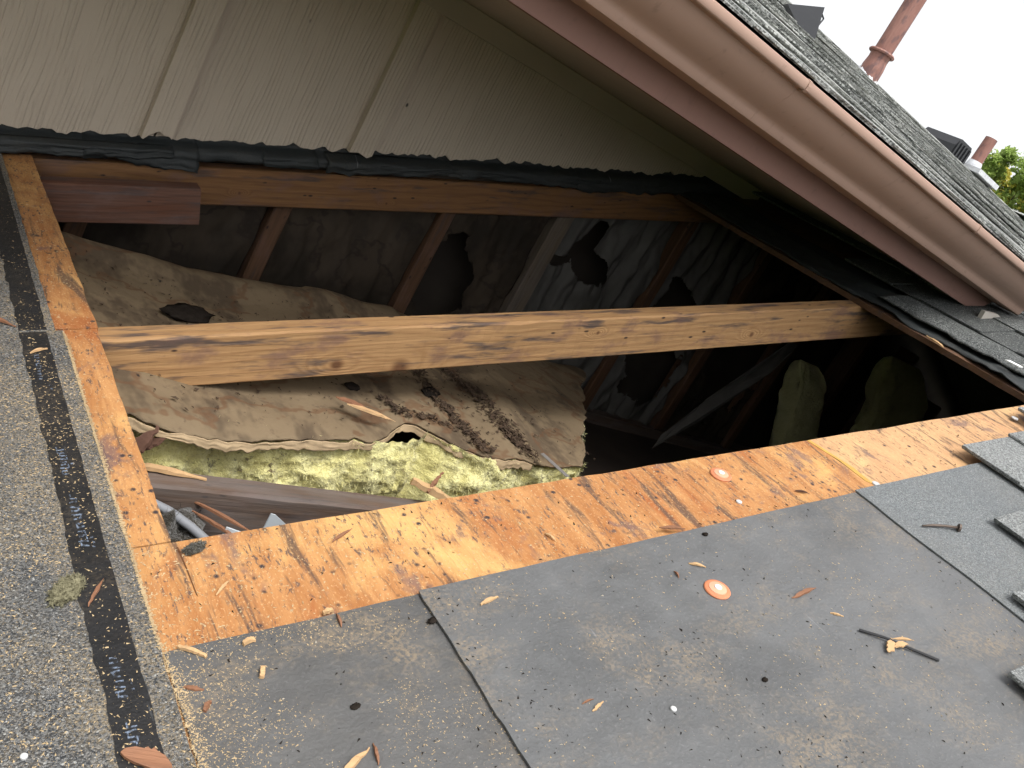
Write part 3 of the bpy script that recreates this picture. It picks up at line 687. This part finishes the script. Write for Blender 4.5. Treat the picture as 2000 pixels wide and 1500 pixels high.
bay(1.452, 1.857, M_GPAPER, 4, [(1.61, .262, .095, .042, -.35), (1.57, .335, .032, .075, -.35), (1.50, .245, .05, .016, .2)], gray=1)
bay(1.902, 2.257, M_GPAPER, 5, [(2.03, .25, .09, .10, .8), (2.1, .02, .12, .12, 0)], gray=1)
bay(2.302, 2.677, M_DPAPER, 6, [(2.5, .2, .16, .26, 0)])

# paper flap torn loose at the right
fp = [(2.332, .341), (2.26, .23), (2.19, .12), (2.10, .0), (2.02, -.09), (1.955, -.125), (1.98, -.08), (2.04, 0.02), (2.08, .08), (2.16, .20), (2.27, .345)]
fl = MB().prism(fp, 1.600, 1.602, lambda a, b, n: (a, n + .03 * fbm(a * 6, b * 6), b)).build('paper_flap', M_GPAPER); tag(fl, 'narrow grey torn paper strip hanging slantwise below the rafter', 'paper')

# ------------------------------------------------------------------ insulation
ROUGH = lambda x, y, z, k: fbm(x * k, y * k, z * k)
def ptop(x, y):
    """height of the lying batt's paper"""
    base = .002 + .046 * min(1, max(0, (x - .42) / .35)) + .010 * (1 - abs((y - 1.22) / .3))
    base += .018 * math.exp(-((y - 1.53) / .05) ** 2) * (1 if x < .85 else .4)
    cr = abs(fbm(x * 4.5 - y * 2, y * 3.5 + x, 7, 2)); cr2 = abs(fbm(x * 7 + y * 4, y * 6, 11, 2))
    return base + .005 * fbm(x * 4, y * 5, 2) + .010 * max(0, .22 - cr) + .007 * max(0, .15 - cr2) + .005 * math.sin((x * .95 - y * .35) * 30 + 2 * fbm(x * 3, y * 3)) * (1 if x > .65 else .15)
batt = empty('insulation_batt', T(.6, 1.25, -.2)); tag(batt, 'dirty paper-faced yellow insulation batt lying torn in the hole', 'insulation')
def lipy(x):
    return 1.020 - .034 * math.exp(-((x - .31) / .13) ** 2) + .050 * math.exp(-((x - .66) / .05) ** 2) - .020 * math.exp(-((x - .84) / .09) ** 2) + .006 * fbm(x * 18, 4) + .004 * fbm(x * 50, 9)
def paper(u, v):
    y0 = None
    x = -.25 + u * 1.5
    xr = 1.035 + .46 * v + .02 * fbm(v * 7, 3) + .006 * fbm(v * 17, 8) + .003 * fbm(v * 70, 3)
    x = -.25 + u * (xr + .25); y0 = lipy(x); y = y0 + (1.57 - y0) * v
    z = ptop(x, y)
    if v < .05: z -= .006 * (1 - v / .05) * (.6 + fbm(x * 8, 1))
    return (x - .6, y - 1.25, z + .2)
o = grid(260, 110, paper).build('kraft_facing', M_KRAFT, batt, smooth=True); solidify(o, .0035)
def lip(u, v):
    x = .10 + u * .80; y0 = lipy(x) - .001
    z = ptop(x, y0) - .0075
    w_ = .013 + .007 * fbm(x * 9, 2) + .006 * fbm(x * 60, 3)
    return (x - .6, y0 - w_ * v * .25 + .0016 * fbm(x * 40, v * 3) - 1.25, z - max(.003, w_) * v * .9 + .2 + .002 * fbm(x * 30, 7 + v))
o = grid(160, 8, lip).build('paper_lip', plain('clean_kraft_edge', (.36, .265, .16), .85, .3, 40, bump=.002), batt, smooth=True); solidify(o, .0012)
def wool_front(u, v):
    x = -.25 + u * 1.30; zt = ptop(min(x, 1.05), 1.03) - .006; zb = -.2; z = zb + (zt - zb) * v
    bul = .014 * math.sin(v * 3.14) + .012 * fbm(x * 9, z * 10, 1) + .009 * fbm(x * 30, z * 36, 2) + .005 * fbm(x * 95, z * 110, 3)
    bul += .03 * math.exp(-((x - .80) / .07) ** 2) * (1 if z > -.06 else .5) - .028 * math.exp(-((x - .69) / .018) ** 2)
    return (x - .6, 1.026 - bul - 1.25, z + .2 + .004 * fbm(x * 40, v * 9, 6))
grid(300, 60, wool_front).build('wool', M_WOOL, batt, smooth=True)
def wool_side(u, v):
    y = 1.02 + u * .52; x = 1.035 + .46 * (y - 1.0) / .57 - .02; zt = ptop(x, y) - .004; z = -.2 + (zt + .2) * v
    return (x - .6 + .02 * fbm(y * 14, z * 14, 4) + .01 * fbm(y * 40, z * 40, 4), y - 1.25, z + .2)
grid(60, 30, wool_side).build('wool', M_WOOL, batt, smooth=True)

def fuzz(name, fn, n, L, mat, parent, seed, out):
    rg = random.Random(seed); m = MB()
    for i in range(n):
        u, v = rg.random(), rg.random(); p = Vector(fn(u, v)); d = (Vector(out) + Vector((rg.gauss(0, .9), rg.gauss(0, .9), rg.gauss(0, .9)))).normalized() * L * rg.uniform(.4, 1.3)
        q = Vector((rg.gauss(0, 1), rg.gauss(0, 1), rg.gauss(0, 1))).normalized() * .0005; c = p + d * .55 + Vector((0, 0, -L * .2))
        m.add([p - q, p + q, c + q * .7, c - q * .7, p + d], [(0, 1, 2, 3), (3, 2, 4)])
    return tag(m.build(name, mat, parent), kind='stuff')
fuzz('wool_fibres', wool_front, 26000, .010, M_WOOL, batt, 5, (0, -1, .2))
fuzz('wool_fibres', wool_side, 3000, .010, M_WOOL, batt, 6, (1, 0, .2))
def clump(name, c, r, mat, seed, label, cat, sq=.6, sub=4, amp=.45, freq=2.2, rot=0, group=None, sx=1):
    bm = bmesh.new(); bmesh.ops.create_icosphere(bm, subdivisions=sub, radius=1)
    for v_ in bm.verts:
        p = v_.co.copy(); k = 1 + amp * fbm(p.x * freq + seed, p.y * freq, p.z * freq, 5) * .5 + amp * .22 * fbm(p.x * freq * 5 + seed, p.y * freq * 5, p.z * freq * 5, 4); v_.co = Vector((p.x * r * sx * k, p.y * r * k, (p.z * sq * k + sq * .6) * r))
    me = bpy.data.meshes.new(name); bm.to_mesh(me); bm.free(); me.materials.append(mat); me.polygons.foreach_set('use_smooth', [True] * len(me.polygons))
    o = bpy.data.objects.new(name, me); COL.objects.link(o); o.matrix_world = c @ RZ(rot); return tag(o, label, cat, group)
# standing batts between the far studs
def standing(x0, x1, z0, z1, lean, seed, label):
    def f(u, v):
        a = u * 6.283; rx, ry = (x1 - x0) / 2, .05; z = z0 + (z1 - z0) * v
        tp = math.sqrt(max(0.02, 1 - max(0, (v - .8) / .2) ** 2)); pw = lambda t: math.copysign(abs(t) ** .45, t)
        return (rx * pw(math.cos(a)) * (.6 + .4 * tp) * (1 - .35 * v) * (1 + .16 * fbm(z * 8, a, seed)) + lean * v, ry * pw(math.sin(a)) * tp + .012 * fbm(a * 3, z * 14, seed), z - z0)
    o = grid(36, 30, f).build('insulation_batt', M_GWOOL, M=T((x0 + x1) / 2, 1.79, z0), smooth=True); tag(o, label, 'insulation', 'standing batts at the back')
standing(2.96, 3.24, -.2, .27, -.34, 2, 'narrow dim green-yellow insulation batt standing left of the far stud')
standing(3.58, 4.18, -.2, .43, -.52, 5, 'broad dim green-yellow insulation batt standing at the far right')
# heap between the near plywood and the joist
hpo = clump('loose_insulation', T(.262, .915, -.2), .085, M_DWOOL, 3, 'dark dirty heap of loose insulation in the lower left corner of the hole', 'insulation', .80, 5, .6, 2.8, sx=1.0)
hv = [v_.co.copy() for v_ in hpo.data.vertices]
fuzz('fibres', lambda u, v: hv[int(u * 9999.9) * len(hv) // 10000], 9000, .012, M_DWOOL, hpo, 8, (0, -.3, .8))
cb = MB().tube([(.16, .945, -.062), (.20, .94, -.068), (.245, .935, -.075), (.275, .928, -.083), (.305, .914, -.094), (.335, .897, -.108), (.37, .87, -.125)], .0062, 10).build('cable', M_CABLE, smooth=True)
tag(cb, 'grey sheathed cable curving into the corner of the hole', 'cable')
br = empty('metal_bracket', T(.40, .905, -.1)); tag(br, 'small galvanised metal bracket poking up behind the plywood', 'bracket')
MB().prism([(-.002, -.05), (.075, -.05), (.075, .0), (.006, .045), (-.002, .047)], 0, .0018, lambda a, b, n: (a, n, b)).build('plate', M_GALV, br, RZ(.15))
MB().prism([(-.055, -.05), (-.02, -.05), (-.02, .012), (-.050, .014)], -.01, -.008, lambda a, b, n: (a, n, b)).build('tab', M_GALV, br, RZ(-.3))
MB().box(-.048, -.025, -.03, .0, -.02, .004).build('clamp', M_GALV, br, RZ(-.3))

# ================================================================== debris
def ss(s, y, n=0, a=0): return ROOF @ T(s, y, n) @ RZ(a)
def splinter(name, M, L, wd, t, mat, label, seed, group='wood splinters lying on the roof', bend=.0, cat='splinter', blunt=.15):
    rg = random.Random(seed); n = 10; vs = []; fs = []
    for i in range(n + 1):
        u = i / n; x = (u - .5) * L; k = max(blunt, (1 - abs(2 * u - .9) ** 2.2)); k = max(k, .06)
        sk = wd * .16 * rg.uniform(-1, 1) * abs(2 * u - 1); y0 = -wd / 2 * k * rg.uniform(.65, 1.1) + sk; y1 = wd / 2 * k * rg.uniform(.65, 1.1) + sk; z = bend * (1 - (2 * u - 1) ** 2)
        vs += [(x, y0, z), (x, y1, z), (x, y1 * .9, z + t * k), (x, y0 * .9, z + t * k * rg.uniform(.7, 1.1))]
    for j in range(n):
        for i in range(4): fs.append((4*j+i, 4*j+(i+1) % 4, 4*j+4+(i+1) % 4, 4*j+4+i))
    fs += [(0, 1, 2, 3), (4*n+3, 4*n+2, 4*n+1, 4*n)]
    o = MB().add(vs, fs).build(name, mat, None, M); return tag(o, label, cat, group)
F2, F1, HD = .0068, .0030, .0097
D = math.radians
sp = [
 ('slim orange-brown splinter beside the grey tuft on the tar strip', (.101, .624, .0075), 60, .036, .0045, .002, M_REDCHIP, .1),
 ('pale blunt splinter just below the left corner of the plywood', (.161, .537, F1), -42, .026, .0055, .003, M_CHIP, .8),
 ('pale two-toned splinter right of the felt seam near the plywood', (.437, .512, F2), 10, .023, .0055, .003, M_CHIP, .5),
 ('long pointed brown dart-like splinter on the grey felt', (.800, .416, F2), 6, .046, .007, .003, M_REDCHIP, .1),
 ('small pale splinter above the upper felt cap nail', (.700, .491, F2), -34, .020, .005, .002, M_CHIP, .4),
 ('dark brown splinter at the lower edge of the plywood strip', (.715, .554, F2), -18, .034, .006, .003, M_REDCHIP, .3),
 ('pale leaf-shaped wood flake lying over the black plastic strip', (.832, .320, .010), 30, .026, .013, .002, M_CHIP, .3),
 ('second pale wood flake beside the black plastic strip', (.845, .316, .010), -5, .020, .011, .002, M_CHIP, .3),
 ('thin pale splinter right of the black plastic strip', (.861, .323, F2), -24, .026, .004, .002, M_CHIP, .2),
 ('small pale stick lying between the dart splinter and the black strip', (.811, .377, F2), -40, .015, .003, .002, M_CHIP, .5),
 ('pale splinter at the bottom edge of the picture', (.246, .389, F1), 28, .040, .007, .004, M_CHIP, .3),
 ('small brown splinter upright at the bottom edge of the picture', (.266, .392, F1), 80, .020, .004, .003, M_REDCHIP, .3),
 ('small red-brown flake below the left end of the plywood', (.153, .499, F1), -30, .016, .006, .002, M_REDCHIP, .4),
 ('small orange crumb of wood below the red-brown flake', (.158, .478, F1), 50, .010, .006, .005, M_REDCHIP, .6),
 ('tiny pale block of wood on the black felt left of the seam', (.207, .533, F1), 15, .011, .006, .004, M_CHIP, .9),
 ('tiny pale block of wood on the black felt lower down', (.208, .497, F1), 70, .011, .006, .004, M_CHIP, .9),
 ('small red-brown stick on the black felt near the plywood edge', (.290, .535, F1), 85, .018, .004, .003, M_REDCHIP, .3),
 ('small pale chip at the top of the black felt', (.284, .548, .002), 10, .010, .006, .004, M_CHIP, .8),
 ('thin brown splinter on the plywood near the right seam', (.972, .573, .001), -30, .022, .004, .002, M_DARKCHIP, .2),
 ('pale curled shaving on the plywood beside the black stain', (.560, .585, .001), -70, .018, .004, .002, M_CHIP, .2),
 ('pale thin splinter on the left end of the plywood strip', (.205, .607, .001), 45, .024, .0035, .002, M_CHIP, .2),
 ('reddish thin splinter on the plywood near the bracket', (.337, .648, .001), 28, .032, .0045, .002, M_REDCHIP, .2),
 ('short pale stick on the tar strip beside the printed marks', (.104, 1.052, .0072), 25, .022, .004, .003, M_CHIP, .5),
 ('red-brown stick at the left edge of the picture', (.068, 1.135, .0065), -45, .05, .006, .004, M_REDCHIP, .3),
 ('small reddish splinter on the headlap sheet far from the nail', (.664, .486, F2), 80, .011, .0035, .002, M_REDCHIP, .4),
 ('small pale splinter on the grey felt near the bottom', (.468, .366, F2), 20, .017, .004, .002, M_CHIP, .4),
 ('slim brown splinter on the grey felt left of the small pale one', (.462, .374, F2), 5, .014, .002, .002, M_REDCHIP, .3),
]
for i, (lb, (s, y, n), a, L, wd, t, mt, bl) in enumerate(sp):
    splinter('splinter', ss(s, y, n, D(a)), L, wd * .8, t, mt, lb, 100 + i, bend=rnd(0, .0015), blunt=bl)
bigs = MB().prism([(-.030, .002), (-.027, .008), (-.016, .0125), (-.006, .0115), (-.003, .0145), (.002, .0115), (.005, .0155), (.009, .011), (.020, .006), (.030, -.004), (.034, -.014), (.010, -.013), (-.012, -.008), (-.024, -.003)], 0, .0042).build('splinter', lumber_mat('split_red_wood', (.28, .135, .075), (.17, .075, .04), .2, [], 0, seed=21), None, ss(.106, .443, .0075, D(-28)) @ RY(.06) @ Matrix.Scale(.62, 4))
tag(bigs, 'large jagged red-brown splinter at the bottom left edge on the tar strip', 'splinter', 'wood splinters lying on the roof')
splinter('splinter', T(.575, 1.055, .052) @ RZ(D(-14)) @ RY(.02), .085, .009, .004, M_CHIP, 'orange splinter lying on the brown insulation paper', 301, blunt=.1)
splinter('splinter', T(.552, 1.075, .050) @ RZ(D(-20)), .06, .014, .004, M_REDCHIP, 'reddish bark sliver lying on the paper above the orange splinter', 302, blunt=.1)
splinter('splinter', T(.70, .972, -.028) @ RZ(D(-28)) @ RY(.1), .09, .014, .012, M_CHIP, 'square brown stick lying across the yellow wool', 303, blunt=.8)
splinter('splinter', T(.700, .985, -.012) @ RZ(D(40)) @ RY(-.5), .05, .008, .006, M_REDCHIP, 'small reddish stick leaning on the brown stick', 304, blunt=.5)
splinter('splinter', T(.226, .975, -.020) @ RZ(D(30)) @ RY(-.9), .06, .02, .006, M_DARKCHIP, 'dark brown splintered sliver standing at the left end of the wool', 305, blunt=.3)
splinter('splinter', T(.243, .985, -.024) @ RZ(D(10)) @ RY(-.7), .055, .016, .005, M_DARKCHIP, 'dark sliver leaning beside the standing sliver at the wool', 306, blunt=.3)
splinter('splinter', T(.275, .985, -.062) @ RZ(D(-6)), .11, .012, .006, M_CHIP, 'pale stick lying along the top of the dark joist', 307, blunt=.4)
splinter('splinter', T(.35, .93, -.085) @ RZ(D(-40)), .10, .006, .004, M_REDCHIP, 'thin orange sliver in front of the joist by the cable', 308, blunt=.4)
splinter('splinter', T(.345, .915, -.093) @ RZ(D(-48)), .09, .006, .004, M_REDCHIP, 'second thin orange sliver beside the cable', 309, blunt=.4)
splinter('splinter', ss(1.770, .915, .004, D(80)), .05, .010, .004, M_CHIP, 'pale broken wood flake on the right edge of the hole', 310, blunt=.4)
st_ = MB().prism([(-.03, -.006), (.03, -.008), (.034, .006), (-.028, .007)], 0, .001).build('plastic_strap', M_CLEAR, None, T(.925, .985, .063) @ RZ(D(-55)) @ RY(.15)); tag(st_, 'scrap of clear plastic strap on the end of the batt', 'strap')

def cap_nail(s, y, n, label):
    e_ = empty('cap_nail', ss(s, y, n)); tag(e_, label, 'cap nail', 'plastic cap nails')
    MB().tube([(0, 0, 0), (0, 0, .0012), (0, 0, .0022), (0, 0, .0026)], [.0150, .0152, .0143, .0125], 28).build('cap', M_CAP, e_)
    MB().tube([(0, 0, .0022), (0, 0, .0034), (0, 0, .0040)], [.0105, .0100, .006], 24).build('cap_dome', plain('pale_orange_cap', (.60, .34, .22), .35, .1, 20), e_)
    MB().tube([(0, 0, .003), (0, 0, .0048), (0, 0, .0052)], [.0042, .0042, .003], 16).build('nail_head', M_WHITE, e_)
cap_nail(.875, .636, .0002, 'orange plastic cap nail on the bare plywood strip')
cap_nail(.695, .452, F2, 'orange plastic cap nail on the grey felt below the plywood')
def nail_head(s, y, n, label, r=.0040, mat=M_NAILW):
    o = MB().tube([(0, 0, 0), (0, 0, .0016), (0, 0, .0022)], [r, r, r * .7], 14).build('nail_head', mat, None, ss(s, y, n)); tag(o, label, 'nail', 'bright nail heads on the roof')
nail_head(.856, .580, .0002, 'shiny nail head on the plywood just below the orange cap')
nail_head(1.625, .640, .004, 'shiny nail head at the tip of the cut shingle on the far right', .006)
nail_head(.535, .339, F2, 'small white nail head on the grey felt near the bottom', .003)
nail_head(.031, .474, .0065, 'white speck on the shingles in the bottom left corner', .0026)
nail_head(1.118, .560, .0002, 'pale nail head at the foot of the plywood seam', .0055)
bn = empty('bent_nail', ss(1.081, .458, HD)); tag(bn, 'bent old nail lying on the grey headlap right of the felt', 'nail')
MB().tube([(0, 0, .003), (.018, -.004, .0035), (.036, -.011, .004), (.054, -.021, .005)], [.0012, .0019, .0019, .0019], 8).build('shank', [M_RUSTNAIL], bn, smooth=True)
MB().tube([(.0525, -.0195, .005), (.0545, -.0215, .005)], .0056, 12).build('head', M_RUSTNAIL, bn)
bs = MB().tube([(0, 0, .002), (.018, -.019, .004), (.035, -.040, .0035), (.057, -.064, .002)], .0016, 6).build('plastic_strip', M_BLKPL, None, ss(.816, .350, F2)); tag(bs, 'thin curved black plastic strip under the pale wood flakes', 'strip')
tf = clump('insulation_tuft', ss(.079, .632, .006), .0098, plain('olive_grey_fluff', (.20, .185, .115), 1, .4, 90, bump=.004), 8, 'olive grey tuft of insulation fluff on the left shingles', 'insulation', .55, 4, .7, 2.5, .9, sx=1.7)
tv = [v_.co.copy() for v_ in tf.data.vertices]
fuzz('fibres', lambda u, v: tv[int(u * 9999.9) * len(tv) // 10000], 2500, .004, tf.data.materials[0], tf, 9, (0, 0, .4))
dl = clump('debris_lump', ss(.193, .664, .001), .0062, M_DWOOL, 4, 'dark grey fluffy lump of debris on the plywood corner', 'debris', .45, 4, .9, 2.8, .5, sx=1.7)
dv = [v_.co.copy() for v_ in dl.data.vertices]
fuzz('fibres', lambda u, v: dv[int(u * 9999.9) * len(dv) // 10000], 900, .003, plain('grey_fluff', (.11, .105, .085), 1, .4, 90), dl, 19, (0, 0, .4))
clump('debris_lump', ss(.372, .507, .004), .0035, M_CRUMB, 5, 'brown crumbly lump on the felt seam below the plywood', 'debris', .5, 3, .8, 3, .2, sx=1.5)
clump('debris_lump', ss(.750, .533, F2), .003, M_CRUMB, 6, 'dark moss crumb at the lower plywood edge', 'debris', .5, 3, .8, 3, .2, sx=1.3)
clump('debris_lump', ss(.652, .335, F2), .0028, M_CRUMB, 7, 'black crumb on the grey felt near the bottom centre', 'debris', .5, 3, .8, 3, .2, sx=1.2)
clump('debris_lump', ss(.268, .440, F1), .003, M_CRUMB, 9, 'flat black tar lump on the black felt at the bottom', 'debris', .25, 3, .8, 3, .2, sx=1.5)
wc = MB().prism([(-.016, -.005), (.012, -.007), (.018, .004), (-.012, .005)], 0, .002).build('paint_chip', M_WHITE, None, ss(1.815, .768, .030, D(100))); tag(wc, 'bright white paint chip on the shingles at the right edge', 'paint chip', 'white paint chips')
wc = MB().prism([(-.006, -.003), (.007, -.004), (.005, .004)], 0, .002).build('paint_chip', M_WHITE, None, ss(1.818, .742, .030, D(30))); tag(wc, 'tiny white paint chip beside the larger one at the right edge', 'paint chip', 'white paint chips')
# crack in the plywood: a shallow dark groove filler
ck = MB().prism([(.1785, .672), (.1800, .672), (.1812, .64), (.1816, .602), (.1806, .605), (.1800, .64)], -.001, .0004).build('crack', plain('crack_dark', (.10, .04, .015), .9, .2, 40), lr)

def chips(name, n, place, mat, smin, smax, label, cat, flat=.35):
    m = MB(); rg = random.Random(len(name) * 7 + n)
    for i in range(n):
        p = place(rg)
        if p is None: continue
        x, y, z = p; s = smin + (smax - smin) * rg.random() ** 2.6; a = rg.uniform(0, 6.28); e1 = s * rg.uniform(.22, .5); hgt = s * rg.uniform(.12, flat)
        ca, sa = math.cos(a), math.sin(a)
        loc = [(-s, -e1 * .3, 0), (s * .9, -e1, 0), (s * .7, e1, 0), (-.1 * s, .2 * e1, hgt)]
        m.add([(x + ca * u - sa * v_, y + sa * u + ca * v_, z + w_) for u, v_, w_ in loc], [(0, 1, 2), (0, 3, 1), (1, 3, 2), (2, 3, 0)])
    o = m.build(name, mat, None, ROOF); return tag(o, label, cat, kind='stuff')
def on_left(rg):
    y = rg.uniform(.38, 1.75); s = rg.uniform(-.06, CUT)
    dens = .5 + .5 * fbm(s * 22, y * 9, 3) + .35 * math.exp(-((y - .9) / .1) ** 2)
    if .088 < s < .119: dens *= .75 if .95 > y > .84 or rg.random() < .6 else .35
    if y > 1.15: dens *= .35
    if rg.random() > dens: return None
    return (s, y, .0072 if .088 < s < .119 else .0064)
chips('sawdust', 46000, on_left, M_DUST, .0003, .0020, 'pale sawdust strewn over the shingles at the left', 'sawdust')
def on_line(rg):
    y = rg.uniform(.36, 1.10); s = CUT + abs(rg.gauss(0, .0028)) * (1.3 if y < .55 else .8) - .001
    if rg.random() < .2 and y < .56: s += abs(rg.gauss(0, .03))
    if y < .52: s += abs(rg.gauss(0, .004))
    return (s, y, .003 if y < FE else .0005 + .0055 * max(0, 1 - (s - CUT) / .004))
chips('sawdust', 8000, on_line, M_DUST, .0003, .0020, 'drift of sawdust along the cut edge left of the plywood', 'sawdust')
def on_felt1(rg):
    y = rg.uniform(.22, FE); s = CUT + .004 + (.375 - CUT) * rg.random() ** 1.25
    d = .35 + fbm(s * 14, y * 14, 9) * 1.1 + .9 * math.exp(-((s - .16) / .03) ** 2) * math.exp(-((y - .45) / .06) ** 2)
    return None if rg.random() > d else (s, y, F1)
chips('sawdust', 17000, on_felt1, M_DUST, .0002, .0015, 'sawdust on the black felt left of the seam', 'sawdust')
def on_felt2(rg):
    y = rg.uniform(.05, FE); s = rg.uniform(.38, 1.05)
    d = .25 + fbm(s * 9, y * 9, 19) * .9
    return None if rg.random() > d else (s, y, F2)
chips('sawdust', 11000, on_felt2, M_DUST, .0003, .0018, 'sparse sawdust on the grey felt right of the seam', 'sawdust')
def gritp(s0, s1, sd):
    def f(rg):
        a, b = rg.uniform(s0, s1), rg.uniform(.05, .54)
        return None if rg.random() > .12 + 1.5 * max(0, fbm(a * 6, b * 7, sd)) ** 1.3 else (a, b, F2 if a > .38 else F1)
    return f
chips('grit', 5200, gritp(.15, 1.05, 41), M_CRUMB, .0003, .0024, 'black grit scattered over the felt', 'grit', .7)
chips('grit', 5000, gritp(.16, 1.06, 57), M_GRIT, .0003, .0022, 'pale grit scattered over the grey felt', 'grit', .7)
chips('sawdust', 2600, lambda rg: (rg.uniform(CUT, 1.1) if rg.random() < .5 else CUT + rg.random() ** 2 * .45, rg.uniform(FE, HN), .0003), M_DUST, .0004, .0024, 'sawdust on the near plywood strip', 'sawdust')
chips('sawdust', 500, lambda rg: (rg.uniform(CUT, HL), rg.uniform(HN, 1.75), .0003), M_DUST, .0004, .0024, 'sawdust on the left plywood strip', 'sawdust')
chips('grit', 420, lambda rg: (rg.uniform(CUT, 1.7), rg.uniform(FE, HN), .0002), M_CRUMB, .0005, .0030, 'black grit on the near plywood strip', 'grit', .5)
# dirt lying on the insulation paper
m = MB(); rg = random.Random(77)
def crumb(x, y, s):
    z = ptop(x, y) + .002; q = [Vector((rg.gauss(0, s), rg.gauss(0, s), rg.uniform(0, 1.4 * s))) for _ in range(4)]
    m.add([(x + p.x, y + p.y, z + p.z) for p in q], [(0, 1, 2), (0, 3, 1), (1, 3, 2), (2, 3, 0)])
for path, n, sg in (([(.765, 1.33), (.757, 1.15), (.775, 1.085), (.79, 1.005)], 700, .010), ([(.87, 1.34), (.885, 1.18), (.88, 1.075), (.90, 1.02)], 800, .014), ([(.64, 1.14), (.65, 1.09), (.745, 1.07)], 200, .006)):
    for i in range(n):
        t = rg.random() * (len(path) - 1); k = int(t); f_ = t - k; a, b = path[k], path[k + 1]
        crumb(a[0] + (b[0] - a[0]) * f_ + rg.gauss(0, sg), a[1] + (b[1] - a[1]) * f_ + rg.gauss(0, sg), rg.uniform(.0012, .0045))
for i in range(900): crumb(rg.uniform(.2, 1.1), rg.uniform(1.03, 1.5), rg.uniform(.0008, .0028))
tag(m.build('dirt', plain('rotten_dirt', (.055, .035, .022), .95, .6, 50)), 'dark rotten dirt in streaks on the insulation paper', 'dirt', kind='stuff')
for i, (x, y, r, lb) in enumerate([(.60, 1.17, .012, 'black lump standing for a hole in the paper left of the dirt streaks'), (.755, 1.175, .016, 'black oval lump between the dirt streaks'), (.37, 1.355, .030, 'large flat black lump on the paper behind the rafter')]):
    clump('dirt_hole_lump', T(x, y, ptop(x, y) - .001), r, M_CRUMB, 20 + i, lb, 'dirt', .25, 3, .6, 2, .6, sx=1.6)  # black lumps; the hole-like ones stand in for dark holes in the paper
